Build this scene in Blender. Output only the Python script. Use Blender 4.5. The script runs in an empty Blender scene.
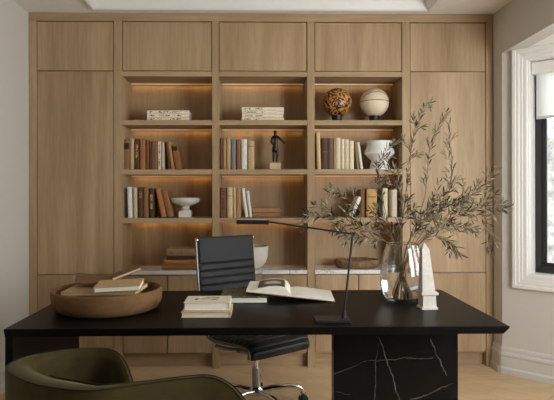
import bpy, bmesh, math, random
from math import sin, cos, pi, radians, sqrt, atan2
from mathutils import Vector, Matrix, noise as mnoise

scene = bpy.context.scene
COL = scene.collection
random.seed(4)

# ------------------------------------------------------------------ measuring helpers
CAM_Y, CAM_H, FPX, TH = -4.3, 1.32, 570.0, radians(1.1)
cT, sT = cos(TH), sin(TH)
CX, ROLL = 259 + 570 * math.tan(TH), .0017     # the lens is shifted a little, the camera rolled by a tenth of a degree
def U(px, py, Y):                       # photo pixel -> point on the plane y = Y
    py += ROLL * (px - CX); dy = Y - CAM_Y; a = (px - CX) / FPX
    X = dy * (a * cT + sT) / (cT - a * sT); d = X * sT + dy * cT
    return Vector((X, Y, CAM_H - (py - 193) / FPX * d))
def G(px, py, z):                       # photo pixel -> point on the plane z
    py += ROLL * (px - CX); d = (CAM_H - z) * FPX / (py - 193); r = (px - CX) / FPX * d
    return Vector((r * cT + d * sT, d * cT - r * sT + CAM_Y, z))

# ------------------------------------------------------------------ object helpers
MW = {}
def mw(o): return MW.get(o.name, Matrix.Identity(4))
def thing(name, label, cat, loc=(0, 0, 0), rot=(0, 0, 0), group=None):
    o = bpy.data.objects.new(name, None); COL.objects.link(o)
    o.empty_display_size = .05
    o.location = loc; o.rotation_euler = rot
    from mathutils import Euler
    MW[o.name] = Matrix.Translation(Vector(loc)) @ Euler(rot, 'XYZ').to_matrix().to_4x4()
    tag(o, label, cat, group); return o
def tag(o, label, cat, group=None):
    o['label'] = label; o['category'] = cat
    if group: o['group'] = group
    return o
def obj(name, bm, m, parent=None, world=False, smooth=False, label=None):
    """links bm as one mesh object; world=True: bm is in world space"""
    if parent is not None and world: bm.transform(mw(parent).inverted())
    bmesh.ops.recalc_face_normals(bm, faces=bm.faces[:])
    me = bpy.data.meshes.new(name); bm.to_mesh(me); bm.free()
    if smooth:
        for p in me.polygons: p.use_smooth = True
        if smooth is not True:
            try: me.set_sharp_from_angle(angle=radians(smooth))
            except Exception: pass
    me.materials.append(m)
    o = bpy.data.objects.new(name, me); COL.objects.link(o)
    if parent is not None:
        o.parent = parent; MW[o.name] = mw(parent)
    if label: o['label'] = label
    return o
def struct(name, bm, m, smooth=False):
    o = obj(name, bm, m, smooth=smooth); o['kind'] = 'structure'; return o
def bm_(): return bmesh.new()
def box(bm, lo, hi, bev=0.0, seg=2, mat=None):
    lo, hi = Vector(lo), Vector(hi)
    r = bmesh.ops.create_cube(bm, size=1.0); vs = r['verts']
    for v in vs: v.co = Vector([(lo[i] + hi[i]) / 2 + v.co[i] * (hi[i] - lo[i]) for i in range(3)])
    if bev > 0:
        es = list({e for v in vs for e in v.link_edges})
        r2 = bmesh.ops.bevel(bm, geom=es, offset=bev, segments=seg, affect='EDGES', profile=.6)
        vs = list({v for f in r2['faces'] for v in f.verts} | {v for v in vs if v.is_valid})
    if mat is not None: bmesh.ops.transform(bm, matrix=mat, verts=[v for v in vs if v.is_valid])
    return bm
def bx(lo, hi, bev=0.0, mat=None): return box(bm_(), lo, hi, bev, 2, mat)
def lathe(bm, prof, n=48, close=False):
    """prof: (r,z) from outside bottom on; revolve about z"""
    rings = []
    for r, z in prof:
        if r < 1e-6: rings.append([bm.verts.new((0, 0, z))])
        else: rings.append([bm.verts.new((r * cos(2 * pi * k / n), r * sin(2 * pi * k / n), z)) for k in range(n)])
    for a, b in zip(rings, rings[1:]):
        for k in range(n):
            k2 = (k + 1) % n
            if len(a) == 1 and len(b) == 1: continue
            if len(a) == 1: bm.faces.new((a[0], b[k], b[k2]))
            elif len(b) == 1: bm.faces.new((a[k], b[0], a[k2]))
            else: bm.faces.new((a[k], b[k], b[k2], a[k2]))
    return bm
def tube(bm, pts, rads, n=10, cap=True):
    pts = [Vector(p) for p in pts]
    if not hasattr(rads, '__len__'): rads = [rads] * len(pts)
    prev = None; rings = []
    for i, p in enumerate(pts):
        t = (pts[min(i + 1, len(pts) - 1)] - pts[max(i - 1, 0)]).normalized()
        if prev is None:
            up = Vector((0, 0, 1)) if abs(t.z) < .9 else Vector((1, 0, 0))
            u = t.cross(up).normalized()
        else:
            u = (prev - t * prev.dot(t)).normalized()
        prev = u; w = t.cross(u)
        rings.append([bm.verts.new(p + (u * cos(2 * pi * k / n) + w * sin(2 * pi * k / n)) * rads[i]) for k in range(n)])
    for a, b in zip(rings, rings[1:]):
        for k in range(n): bm.faces.new((a[k], a[(k + 1) % n], b[(k + 1) % n], b[k]))
    if cap:
        bm.faces.new(rings[0][::-1]); bm.faces.new(rings[-1])
    return bm
def extrude_poly(bm, pts2, origin, ax, ay, vec):
    """polygon pts2 in plane (ax,ay) at origin extruded by vec"""
    origin, ax, ay, vec = map(Vector, (origin, ax, ay, vec))
    a = [bm.verts.new(origin + ax * x + ay * y) for x, y in pts2]
    b = [bm.verts.new(v.co + vec) for v in a]
    n = len(a)
    for k in range(n): bm.faces.new((a[k], a[(k + 1) % n], b[(k + 1) % n], b[k]))
    bm.faces.new(a[::-1]); bm.faces.new(b)
    return bm
def catmull(pts, sub=8, closed=False):
    pts = [Vector(p) for p in pts]; out = []; n = len(pts)
    for i in range(n if closed else n - 1):
        if closed: p0, p1, p2, p3 = pts[i - 1], pts[i], pts[(i + 1) % n], pts[(i + 2) % n]
        else: p0, p1, p2, p3 = pts[max(i - 1, 0)], pts[i], pts[i + 1], pts[min(i + 2, n - 1)]
        for k in range(sub):
            t = k / sub
            out.append(.5 * ((2 * p1) + (p2 - p0) * t + (2 * p0 - 5 * p1 + 4 * p2 - p3) * t * t + (-p0 + 3 * p1 - 3 * p2 + p3) * t ** 3))
    if not closed: out.append(pts[-1])
    return out
def copy_tree(o, label=None):
    c = o.copy(); COL.objects.link(c)
    if label: c['label'] = label
    def rec(a, b):
        for ch in a.children:
            d = ch.copy(); COL.objects.link(d); d.parent = b; rec(ch, d)
    rec(o, c); return c

# ------------------------------------------------------------------ materials
def srgb(r, g, b):
    f = lambda v: (v / 255 / 12.92) if v / 255 <= .04045 else ((v / 255 + .055) / 1.055) ** 2.4
    return (f(r), f(g), f(b), 1)
class NT:
    def __init__(s, name):
        s.m = bpy.data.materials.new(name); s.m.use_nodes = True
        s.t = s.m.node_tree; s.b = s.t.nodes['Principled BSDF']
    def n(s, typ, **kw):
        nd = s.t.nodes.new(typ)
        for k, v in kw.items():
            if hasattr(nd, k) and k not in nd.inputs: setattr(nd, k, v)
            else: nd.inputs[k].default_value = v
        return nd
    def l(s, a, b): s.t.links.new(a, b)
    def coords(s, scale=(1, 1, 1), loc=(0, 0, 0), kind='Object', rnd=False):
        tc = s.n('ShaderNodeTexCoord'); mp = s.n('ShaderNodeMapping')
        mp.inputs['Scale'].default_value = scale; mp.inputs['Location'].default_value = loc
        s.l(tc.outputs[kind], mp.inputs['Vector'])
        if rnd:
            oi = s.n('ShaderNodeObjectInfo'); mu = s.n('ShaderNodeVectorMath', operation='SCALE')
            cb = s.n('ShaderNodeCombineXYZ')
            for k in 'XYZ': s.l(oi.outputs['Random'], cb.inputs[k])
            s.l(cb.outputs[0], mu.inputs[0]); mu.inputs['Scale'].default_value = 37.0
            s.l(mu.outputs[0], mp.inputs['Location'])
        return mp.outputs[0]
    def ramp(s, fac, stops, interp='LINEAR'):
        r = s.n('ShaderNodeValToRGB'); e = r.color_ramp.elements; r.color_ramp.interpolation = interp
        while len(e) < len(stops): e.new(.5)
        for el, (p, c) in zip(e, stops):
            el.position = p; el.color = c if len(c) == 4 else (*c, 1)
        s.l(fac, r.inputs[0]); return r.outputs[0]
    def mix(s, fac, a, b, blend='MIX'):
        m = s.n('ShaderNodeMix', data_type='RGBA', blend_type=blend)
        for sock, v in ((m.inputs[0], fac), (m.inputs[6], a), (m.inputs[7], b)):
            if isinstance(v, (int, float)): sock.default_value = v
            elif isinstance(v, (tuple, list)): sock.default_value = v
            else: s.l(v, sock)
        return m.outputs[2]
    def math(s, op, a, b=0.0, c=None):
        m = s.n('ShaderNodeMath', operation=op)
        for i, v in enumerate((a, b) if c is None else (a, b, c)):
            if isinstance(v, (int, float)): m.inputs[i].default_value = v
            else: s.l(v, m.inputs[i])
        return m.outputs[0]
    def bump(s, h, strength=.2, dist=.01):
        b = s.n('ShaderNodeBump'); b.inputs['Strength'].default_value = strength; b.inputs['Distance'].default_value = dist
        s.l(h, b.inputs['Height']); s.l(b.outputs[0], s.b.inputs['Normal'])
    def noise(s, vec, scale, detail=4, rough=.6, out=0, dist=0.0):
        nz = s.n('ShaderNodeTexNoise'); nz.inputs['Scale'].default_value = scale; nz.inputs['Detail'].default_value = detail
        nz.inputs['Roughness'].default_value = rough; nz.inputs['Distortion'].default_value = dist
        s.l(vec, nz.inputs['Vector']); return nz.outputs[out]

def plain(name, col, rough=.5, metal=0.0, var=.06, scale=30, bump=0.0, spec=.5, stretch=(1, 1, 1)):
    t = NT(name); v = t.coords(stretch)
    f = t.noise(v, scale)
    a = tuple(min(1, c * (1 - var)) for c in col[:3]) + (1,); b = tuple(min(1, c * (1 + var)) for c in col[:3]) + (1,)
    t.l(t.ramp(f, [(.3, a), (.7, b)]), t.b.inputs['Base Color'])
    t.b.inputs['Roughness'].default_value = rough; t.b.inputs['Metallic'].default_value = metal
    t.b.inputs['Specular IOR Level'].default_value = spec
    if bump: t.bump(f, bump, .002)
    return t.m
def wood(name, dark, mid, light, axis='z', rough=.5, fine=60, spec=.35):
    t = NT(name)
    sc = {'z': (1, 1, .07), 'x': (.07, 1, 1), 'y': (1, .07, 1)}[axis]
    v = t.coords(sc, rnd=True)
    broad = t.noise(v, 5.0, 3, .55, dist=.6)
    fin = t.noise(v, fine, 5, .65)
    f = t.math('ADD', t.math('MULTIPLY', broad, .62), t.math('MULTIPLY', fin, .38))
    t.l(t.ramp(f, [(.34, dark), (.5, mid), (.66, light)]), t.b.inputs['Base Color'])
    t.b.inputs['Roughness'].default_value = rough
    t.b.inputs['Specular IOR Level'].default_value = spec
    t.bump(fin, .06, .002)
    return t.m

M = {}
M['oak'] = wood('oak_vertical', srgb(148, 121, 88), srgb(168, 141, 107), srgb(186, 160, 126))
M['oak_h'] = wood('oak_horizontal', srgb(148, 121, 88), srgb(168, 141, 107), srgb(186, 160, 126), 'x')
M['wall'] = plain('wall_paint', srgb(205, 200, 192), .75, var=.012, scale=60, bump=.03)
M['ceil'] = plain('ceiling_paint', srgb(242, 239, 234), .8, var=.01, scale=40)
M['trim'] = plain('trim_paint', srgb(232, 229, 224), .4, var=.01)
M['black'] = plain('black_metal', (.012, .012, .012), .42, var=.1)
M['sash'] = plain('black_sash_paint', (.02, .021, .022), .35, var=.1)
M['chrome'] = plain('polished_aluminium', (.80, .79, .77), .12, 1.0, var=.02)
M['rail'] = plain('satin_aluminium', (.22, .22, .22), .45, .8, var=.05)
M['steel'] = plain('brushed_steel', (.45, .45, .45), .3, 1.0, var=.05)
M['bronze'] = plain('dark_bronze', (.045, .032, .022), .38, .7, var=.25, scale=20)
M['stone'] = plain('pale_stone', srgb(205, 180, 148), .7, var=.08, scale=50)
M['ceramic'] = plain('white_ceramic', srgb(222, 219, 213), .55, var=.02)
M['plaster'] = plain('matte_white_plaster', srgb(215, 208, 196), .75, var=.04, scale=20)
M['page'] = plain('book_pages', srgb(226, 214, 190), .8, var=.06, scale=120, stretch=(1, 1, 12))
M['page_old'] = plain('yellowed_pages', srgb(205, 180, 140), .85, var=.08, scale=120)
M['page_tan'] = plain('tan_pages', srgb(140, 104, 66), .85, var=.15, scale=40)
M['page_white'] = plain('white_pages', srgb(236, 230, 216), .75, var=.02, scale=100)
M['rubber'] = plain('black_rubber', (.012, .012, .012), .6)
def m_fabric():
    t = NT('blind_fabric'); out = t.t.nodes['Material Output']; tl = t.n('ShaderNodeBsdfTranslucent'); tl.inputs[0].default_value = (.9, .9, .88, 1)
    t.b.inputs['Base Color'].default_value = srgb(242, 241, 238); t.b.inputs['Roughness'].default_value = .9
    f = t.noise(t.coords((1, 1, 1)), 250, 2); t.bump(f, .08, .001)
    mx = t.n('ShaderNodeMixShader'); mx.inputs[0].default_value = .65; t.l(t.b.outputs[0], mx.inputs[1]); t.l(tl.outputs[0], mx.inputs[2]); t.l(mx.outputs[0], out.inputs[0]); return t.m
M['fabric'] = m_fabric()
M['lamp_strip'] = NT('warm_led').m
_t = M['lamp_strip'].node_tree.nodes['Principled BSDF']
_t.inputs['Base Color'].default_value = (.8, .6, .4, 1)
_t.inputs['Emission Color'].default_value = (1, .55, .24, 1); _t.inputs['Emission Strength'].default_value = .2

def m_floor():
    t = NT('oak_floor'); tc = t.coords((1, 1, 1)); t_r = tc.node; t_r.inputs['Rotation'].default_value = (0, 0, radians(45))
    br = t.n('ShaderNodeTexBrick'); t.l(tc, br.inputs['Vector'])
    br.offset = .37; br.inputs['Scale'].default_value = 1; br.inputs['Brick Width'].default_value = .9
    br.inputs['Row Height'].default_value = .16; br.inputs['Mortar Size'].default_value = .0018
    br.inputs['Color1'].default_value = srgb(206, 178, 142); br.inputs['Color2'].default_value = srgb(213, 186, 151)
    br.inputs['Mortar'].default_value = srgb(182, 152, 116)
    v2 = t.coords((.06, 1, 1)); f = t.noise(v2, 40, 5, .65); f2 = t.noise(v2, 6, 3)
    g = t.ramp(t.math('ADD', t.math('MULTIPLY', f, .5), t.math('MULTIPLY', f2, .5)), [(.3, (.82, .80, .77, 1)), (.7, (1.06, 1.05, 1.03, 1))])
    t.l(t.mix(1.0, br.outputs[0], g, 'MULTIPLY'), t.b.inputs['Base Color'])
    t.b.inputs['Roughness'].default_value = .5; t.b.inputs['Specular IOR Level'].default_value = .3
    return t.m
M['floor'] = m_floor()

def marble(name, base, vein, scale=6, width=.03, rough=.25, amount=.8):
    t = NT(name); v = t.coords((1, 1, 1))
    d = t.noise(v, scale * .8, 5, .6, out=1)
    mx = t.mix(.35, v, d)
    vo = t.n('ShaderNodeTexVoronoi', feature='DISTANCE_TO_EDGE'); vo.inputs['Scale'].default_value = scale
    t.l(mx, vo.inputs['Vector'])
    mask = t.ramp(vo.outputs[0], [(0, (1, 1, 1, 1)), (width, (0, 0, 0, 1))])
    fade = t.ramp(t.noise(v, scale * 1.7, 3), [(.42, (0, 0, 0, 1)), (.6, (1, 1, 1, 1))])
    cloud = t.ramp(t.noise(v, scale * 2, 5), [(.3, tuple(c * .86 for c in base[:3]) + (1,)), (.7, base)])
    fm = t.math('MULTIPLY', t.math('MULTIPLY', mask, fade), amount)
    t.l(t.mix(fm, cloud, vein), t.b.inputs['Base Color'])
    t.b.inputs['Roughness'].default_value = rough
    return t.m
M['marble'] = marble('white_marble', srgb(232, 228, 222), srgb(120, 112, 108), 7, .05, .25)
M['marble_ob'] = marble('grey_white_marble', srgb(198, 190, 178), srgb(150, 140, 128), 14, .06, .4, .5)

def m_desk():
    t = NT('black_stained_top'); v = t.coords((.08, 1, 1)); f = t.noise(v, 50, 5, .65)
    t.l(t.ramp(f, [(.3, (.0045, .004, .0035, 1)), (.7, (.009, .0075, .0065, 1))]), t.b.inputs['Base Color'])
    t.b.inputs['Roughness'].default_value = .36; t.b.inputs['Specular IOR Level'].default_value = .055
    t.bump(f, .04, .001); return t.m
M['desk'] = m_desk()
def m_blackmarble(veins):
    """black stone with explicit white veins: segments (x0,z0,x1,z1,width) in object space"""
    t = NT('black_veined_marble'); v = t.coords((1, 1, 1))
    d = t.noise(v, 9, 5, .6, out=1); sub = t.n('ShaderNodeVectorMath', operation='SUBTRACT')
    t.l(d, sub.inputs[0]); sub.inputs[1].default_value = (.5, .5, .5)
    sc = t.n('ShaderNodeVectorMath', operation='SCALE'); t.l(sub.outputs[0], sc.inputs[0]); sc.inputs['Scale'].default_value = .045
    ad = t.n('ShaderNodeVectorMath', operation='ADD'); t.l(v, ad.inputs[0]); t.l(sc.outputs[0], ad.inputs[1])
    sep = t.n('ShaderNodeSeparateXYZ'); t.l(ad.outputs[0], sep.inputs[0]); x, z = sep.outputs[0], sep.outputs[2]
    tot = None
    for x0, z0, x1, z1, w in veins:
        dx, dz = x1 - x0, z1 - z0; L = sqrt(dx * dx + dz * dz); ux, uz = dx / L, dz / L
        px = t.math('SUBTRACT', x, x0); pz = t.math('SUBTRACT', z, z0)
        al = t.math('ADD', t.math('MULTIPLY', px, ux), t.math('MULTIPLY', pz, uz))
        al = t.math('MINIMUM', t.math('MAXIMUM', al, 0.0), L)
        ex = t.math('SUBTRACT', px, t.math('MULTIPLY', al, ux)); ez = t.math('SUBTRACT', pz, t.math('MULTIPLY', al, uz))
        dist = t.math('SQRT', t.math('ADD', t.math('MULTIPLY', ex, ex), t.math('MULTIPLY', ez, ez)))
        mk = t.math('MAXIMUM', t.math('SUBTRACT', 1.0, t.math('DIVIDE', dist, w)), 0.0)
        tot = mk if tot is None else t.math('MAXIMUM', tot, mk)
    br = t.ramp(t.noise(v, 14, 3), [(.35, (.25, .25, .25, 1)), (.6, (1, 1, 1, 1))])
    t.l(t.mix(t.math('MULTIPLY', tot, br), (.004, .004, .004, 1), (.20, .185, .16, 1)), t.b.inputs['Base Color'])
    t.b.inputs['Roughness'].default_value = .25; t.b.inputs['Specular IOR Level'].default_value = .14
    return t.m
def m_velvet(name, col):
    t = NT(name); v = t.coords((1, 1, 1)); f = t.noise(v, 18, 5, .6)
    t.l(t.ramp(f, [(.3, tuple(c * .82 for c in col[:3]) + (1,)), (.7, tuple(c * 1.15 for c in col[:3]) + (1,))]), t.b.inputs['Base Color'])
    t.b.inputs['Roughness'].default_value = .85; t.b.inputs['Specular IOR Level'].default_value = .15
    t.b.inputs['Sheen Weight'].default_value = .22; t.b.inputs['Sheen Roughness'].default_value = .4
    t.b.inputs['Sheen Tint'].default_value = (.62, .56, .32, 1)
    t.bump(t.noise(v, 300, 2), .08, .001); return t.m
M['velvet'] = m_velvet('olive_velvet', srgb(66, 57, 30))
M['piping'] = m_velvet('olive_piping', srgb(40, 36, 22))
M['leather'] = plain('black_leather', (.008, .008, .009), .42, var=.2, scale=220, bump=.1)
M['net'] = plain('charcoal_weave', srgb(38, 39, 42), .7, var=.15, scale=260, bump=.2)
M['bowlwood'] = wood('turned_wood', srgb(92, 66, 42), srgb(116, 86, 57), srgb(134, 102, 70), 'x', .9, 30, .1)
M['tray'] = plain('rough_bark', srgb(116, 90, 64), .9, var=.6, scale=75, bump=1.0)

_books = {}
def cloth(col, rough=.75):
    k = (tuple(col), rough)
    if k not in _books:
        _books[k] = plain('book_cloth', srgb(*col), rough, var=.12, scale=50, bump=.05)
    return _books[k]
def m_letters(name, base, ink, sx=26, sz=3.0, thr=.5, kind='Generated', long='x'):
    """worn lettering: short dark strokes along the spine"""
    t = NT(name); tc = t.n('ShaderNodeTexCoord'); sep = t.n('ShaderNodeSeparateXYZ'); t.l(tc.outputs[kind], sep.inputs[0])
    x, z = (sep.outputs[0], sep.outputs[2]) if long == 'x' else (sep.outputs[2], sep.outputs[0])
    cb = t.n('ShaderNodeCombineXYZ'); t.l(t.math('MULTIPLY', x, sx), cb.inputs[0]); t.l(t.math('MULTIPLY', z, sz), cb.inputs[1])
    oi = t.n('ShaderNodeObjectInfo'); t.l(t.math('MULTIPLY', oi.outputs['Random'], 40), cb.inputs[2])
    f = t.noise(cb.outputs[0], 1.0, 1, .4)
    ink_m = t.math('GREATER_THAN', f, thr)
    band = t.math('MULTIPLY', t.math('GREATER_THAN', z, .22), t.math('LESS_THAN', z, .78))
    cb2 = t.n('ShaderNodeCombineXYZ'); t.l(t.math('MULTIPLY', x, 3.2), cb2.inputs[0]); t.l(t.math('MULTIPLY', oi.outputs['Random'], 17), cb2.inputs[1])
    word = t.math('GREATER_THAN', t.noise(cb2.outputs[0], 1.0, 0), .43)
    t.l(t.mix(t.math('MULTIPLY', t.math('MULTIPLY', ink_m, band), word), base, ink), t.b.inputs['Base Color'])
    t.b.inputs['Roughness'].default_value = .6; return t.m
M['title_dark'] = m_letters('dark_lettering', srgb(238, 221, 194), srgb(60, 54, 48))
M['title_dark_v'] = m_letters('dark_lettering_upright', srgb(214, 204, 182), srgb(50, 44, 40), long='z')
M['title_gold_v'] = m_letters('pale_lettering_upright', srgb(96, 62, 36), srgb(205, 175, 125), long='z')
M['title_tan'] = m_letters('faded_lettering', srgb(158, 124, 84), srgb(104, 92, 78))

# ------------------------------------------------------------------ the room
XL, XR, ZC, YB = -1.723, 1.784, 2.676, -7.0
BAY0 = Vector((XR, -.15, 0)); BL = 1.5; q = sqrt(.5)
BAYX = XR + BL * q; BY1 = -.15 - BL * q; BY2 = BY1 - 1.5; BY3 = BY2 - BL * q
SOF = 2.345
struct('floor', bx((XL - .2, YB - .2, -.1), (BAYX + .3, .5, 0)), M['floor'])
struct('wall_left', bx((XL - .15, YB, 0), (XL, .36, 2.95)), M['wall'])
struct('wall_back', bx((XL - .15, .362, 0), (XR + .3, .5, 2.95)), M['wall'])
struct('wall_rear', bx((XL - .15, YB - .15, 0), (BAYX + .3, YB, 2.95)), plain('dark_bounce_damper', srgb(92, 78, 64), .7))  # unseen wall; dark colour made up to damp light bouncing back
_w = bm_()
box(_w, (XR, -.15, 0), (XR + .12, .36, 2.95))
box(_w, (XR, BY3, SOF), (XR + .12, -.15, 2.95))
box(_w, (XR, YB, 0), (XR + .12, BY3, 2.95))
struct('wall_right', _w, M['wall'])
# ceiling with a raised tray
TX0, TX1, TY1, TY0 = -1.205, 1.248, -.115, -3.6
_c = bm_()
box(_c, (XL - .15, TY1, ZC), (XR + .12, .36, ZC + .2)); box(_c, (XL - .15, YB, ZC), (XR + .12, TY0, ZC + .2))
box(_c, (XL - .15, TY0, ZC), (TX0, TY1, ZC + .2)); box(_c, (TX1, TY0, ZC), (XR + .12, TY1, ZC + .2))
box(_c, (TX0 - .02, TY0 - .02, ZC + .10), (TX1 + .02, TY1 + .02, ZC + .2))
struct('ceiling', _c, M['ceil'])
def frame_loop(bm, x0, x1, y0, y1, prof):
    """moulding swept round a rectangle: prof = (inset, z)"""
    rings = []
    for ins, z in prof:
        rings.append([bm.verts.new(p) for p in ((x0 + ins, y0 + ins, z), (x1 - ins, y0 + ins, z), (x1 - ins, y1 - ins, z), (x0 + ins, y1 - ins, z))])
    for a, b in zip(rings, rings[1:] + rings[:1]):
        for k in range(4): bm.faces.new((a[k], a[(k + 1) % 4], b[(k + 1) % 4], b[k]))
    return bm
struct('trim_1', frame_loop(bm_(), TX0, TX1, TY0, TY1, [(-.03, ZC), (-.03, ZC - .012), (.0, ZC - .016), (.012, ZC - .006), (.018, ZC + .012), (.034, ZC + .05), (.05, ZC + .07), (.055, ZC + .099), (-.015, ZC + .099), (-.015, ZC)]), M['trim'])

# bay: soffit, three wall faces with openings, matrices for each face
MB1 = Matrix.Translation(BAY0) @ Matrix.Rotation(radians(-45), 4, 'Z')
MB2 = Matrix.Translation((BAYX, BY1, 0)) @ Matrix.Rotation(radians(-90), 4, 'Z')
MB3 = Matrix.Translation((BAYX, BY2, 0)) @ Matrix.Rotation(radians(-135), 4, 'Z')
def wall_open(L, s0, s1, z0, z1, mat, ext0=0, ext1=0):
    bm = bm_(); T = .17
    box(bm, (-ext0, 0, 0), (s0, T, 2.6), mat=mat); box(bm, (s1, 0, 0), (L + ext1, T, 2.6), mat=mat)
    box(bm, (s0, 0, 0), (s1, T, z0), mat=mat); box(bm, (s0, 0, z1), (s1, T, 2.6), mat=mat)
    return bm
WZ0, WZ1 = .735, 2.26
def window(n, L, s0, s1, mat, ext0=0, ext1=0, cas=.098):
    struct('wall_bay' if n == 1 else 'wall_bay_%s' % ('middle' if n == 2 else 'rear'), wall_open(L, s0, s1, WZ0, WZ1, mat, ext0, ext1), M['wall'])
    root = bpy.data.objects.new('window_%d' % n, None); COL.objects.link(root); root['kind'] = 'structure'
    # moulded casing: mitred sweep, (outwards offset, projection)
    prof = [(0, 0), (0, .012), (.006, .016), (.03, .016), (.034, .022), (.05, .022), (.056, .027), (.074, .027), (.078, .034), (cas, .034), (cas, 0)]
    bm = bm_(); rings = []
    for o_, p_ in prof:
        rings.append([bm.verts.new(mat @ Vector(c)) for c in ((s0 - o_, -p_, WZ0 - o_), (s1 + o_, -p_, WZ0 - o_), (s1 + o_, -p_, min(WZ1 + o_, SOF - .001)), (s0 - o_, -p_, min(WZ1 + o_, SOF - .001)))])
    for a, b in zip(rings, rings[1:]):
        for k in range(4): bm.faces.new((a[k], a[(k + 1) % 4], b[(k + 1) % 4], b[k]))
    obj('window_casing', bm, M['trim'], root)
    bm = bm_()       # jamb lining
    for lo, hi in (((s0, 0, WZ0), (s0 + .006, .165, WZ1)), ((s1 - .006, 0, WZ0), (s1, .165, WZ1)), ((s0, 0, WZ0), (s1, .165, WZ0 + .006)), ((s0, 0, WZ1 - .006), (s1, .165, WZ1))):
        box(bm, lo, hi, mat=mat)
    obj('window_jamb', bm, M['trim'], root)
    bm = bm_(); a, b, y0, y1 = s0 + .006, s1 - .006, .122, .168
    for w, yy0, yy1 in ((.045, y0, y1), (.075, y0 + .018, y1 - .01)):
        box(bm, (a, yy0, WZ0 + .006), (a + w, yy1, WZ1 - .006), .003, mat=mat); box(bm, (b - w, yy0, WZ0 + .006), (b, yy1, WZ1 - .006), .003, mat=mat)
        box(bm, (a, yy0, WZ0 + .006), (b, yy1, WZ0 + .006 + w), .003, mat=mat); box(bm, (a, yy0, WZ1 - .006 - w), (b, yy1, WZ1 - .006), .003, mat=mat)
    obj('window_sash', bm, M['sash'], root)
    obj('window_pane', bx((a + .07, .146, WZ0 + .07), (b - .07, .150, WZ1 - .07), mat=mat), M['pane'], root)
    return root
def m_pane():
    t = NT('clear_pane'); out = t.t.nodes['Material Output']
    tr = t.n('ShaderNodeBsdfTransparent'); gl = t.n('ShaderNodeBsdfGlossy'); gl.inputs['Roughness'].default_value = .02
    fr = t.n('ShaderNodeFresnel'); fr.inputs['IOR'].default_value = 1.3
    tr.inputs[0].default_value = (.95, .96, .96, 1)
    mx = t.n('ShaderNodeMixShader'); t.l(fr.outputs[0], mx.inputs[0]); t.l(tr.outputs[0], mx.inputs[1]); t.l(gl.outputs[0], mx.inputs[2])
    t.l(mx.outputs[0], out.inputs[0]); return t.m
M['pane'] = m_pane()
S0, S1 = .184, 1.33
window(1, BL, S0, S1, MB1, 0, .07)
window(2, 1.5, .13, 1.37, MB2, .0, .0)
window(3, BL, S0, S1, MB3, .07, 0)
_s = bm_()
vs = [(XR + .06, -.15), (BAYX + .2, BY1 + .05), (BAYX + .2, BY2 - .05), (XR + .06, BY3)]
extrude_poly(_s, vs, (0, 0, SOF + .0006), (1, 0, 0), (0, 1, 0), (0, 0, .1))
struct('ceiling_bay', _s, M['ceil'])
# baseboards (moulded profile: projection, z)
BP = [(0, 0), (.030, 0), (.030, .040), (.018, .052), (.018, .125), (.024, .135), (.022, .150), (.012, .158), (.012, .178), (.006, .192), (0, .195)]
def baseboard(name, p0, p1, inward):
    p0, p1 = Vector(p0), Vector(p1)
    return struct(name, extrude_poly(bm_(), BP, p0, inward, (0, 0, 1), p1 - p0), M['trimwall'])
M['trimwall'] = plain('skirting_paint', srgb(208, 203, 195), .5, var=.01)
baseboard('baseboard_stub', (XR, -.003, 0), (XR, -.15, 0), (-1, 0, 0))
baseboard('baseboard_bay', BAY0, MB1 @ Vector((BL, 0, 0)), (-q, -q, 0))
baseboard('baseboard_bay_middle', MB2 @ Vector((0, 0, 0)), MB2 @ Vector((1.5, 0, 0)), (-1, 0, 0))
baseboard('baseboard_left', (XL, YB, 0), (XL, -.003, 0), (1, 0, 0))

# roller blind in the seen window
bl = thing('roller_blind', 'white roller blind drawn halfway down inside the black-framed bay window', 'blind', MB1 @ Vector(((S0 + S1) / 2, .075, WZ1 - .01)), (0, 0, radians(-45)))
hw = (S1 - S0) / 2 - .01
obj('cassette', bx((-hw, -.035, -.085), (hw, .025, 0), .006), M['trim'], bl)
obj('fabric', bx((-hw + .022, .0, -.385), (hw - .022, .0016, -.08)), M['fabric'], bl)
obj('bottom_bar', bx((-hw + .022, -.006, -.405), (hw - .022, .008, -.385), .003), plain('grey_bar', srgb(196, 196, 194), .5), bl)

# outside
_g = bx((BAYX - .9, -14, -.4), (22, 14, -.3)); struct('ground', _g, plain('pale_bounce_ground', srgb(232, 230, 224), .9, var=.15, scale=3))  # unseen ground, colour raised to bounce daylight up onto the bay soffit
_h = bm_(); rnd = random.Random(7)
box(_h, (2.6, 4.5, -.3), (12.5, 4.9, 2.45))
gw = struct('garden_wall', _h, plain('rough_pale_stone', srgb(132, 130, 126), .95, var=.6, scale=7, bump=.6))

# ------------------------------------------------------------------ cabinetry
DEP = .345
UP0, UP1 = 2.2385, 2.611      # upper doors
RAIL0 = 2.199
SH = [(1.870, 1.832), (1.499, 1.460), (1.132, 1.094)]
CT, CB = .736, .708          # worktop
DT, DB = .704, .113          # lower doors
TOP = 2.672
GAP = .0042
def P_(n, lo, hi, root, m='oak', bev=.0012, label=None):
    return obj(n, bx(lo, hi, bev), M[m], root, world=True, label=label)
def handleless_door(n, x0, x1, z0, z1, root):
    return P_(n, (x0 + GAP, .004, z0 + GAP), (x1 - GAP, .024, z1 - GAP), root)
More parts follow.
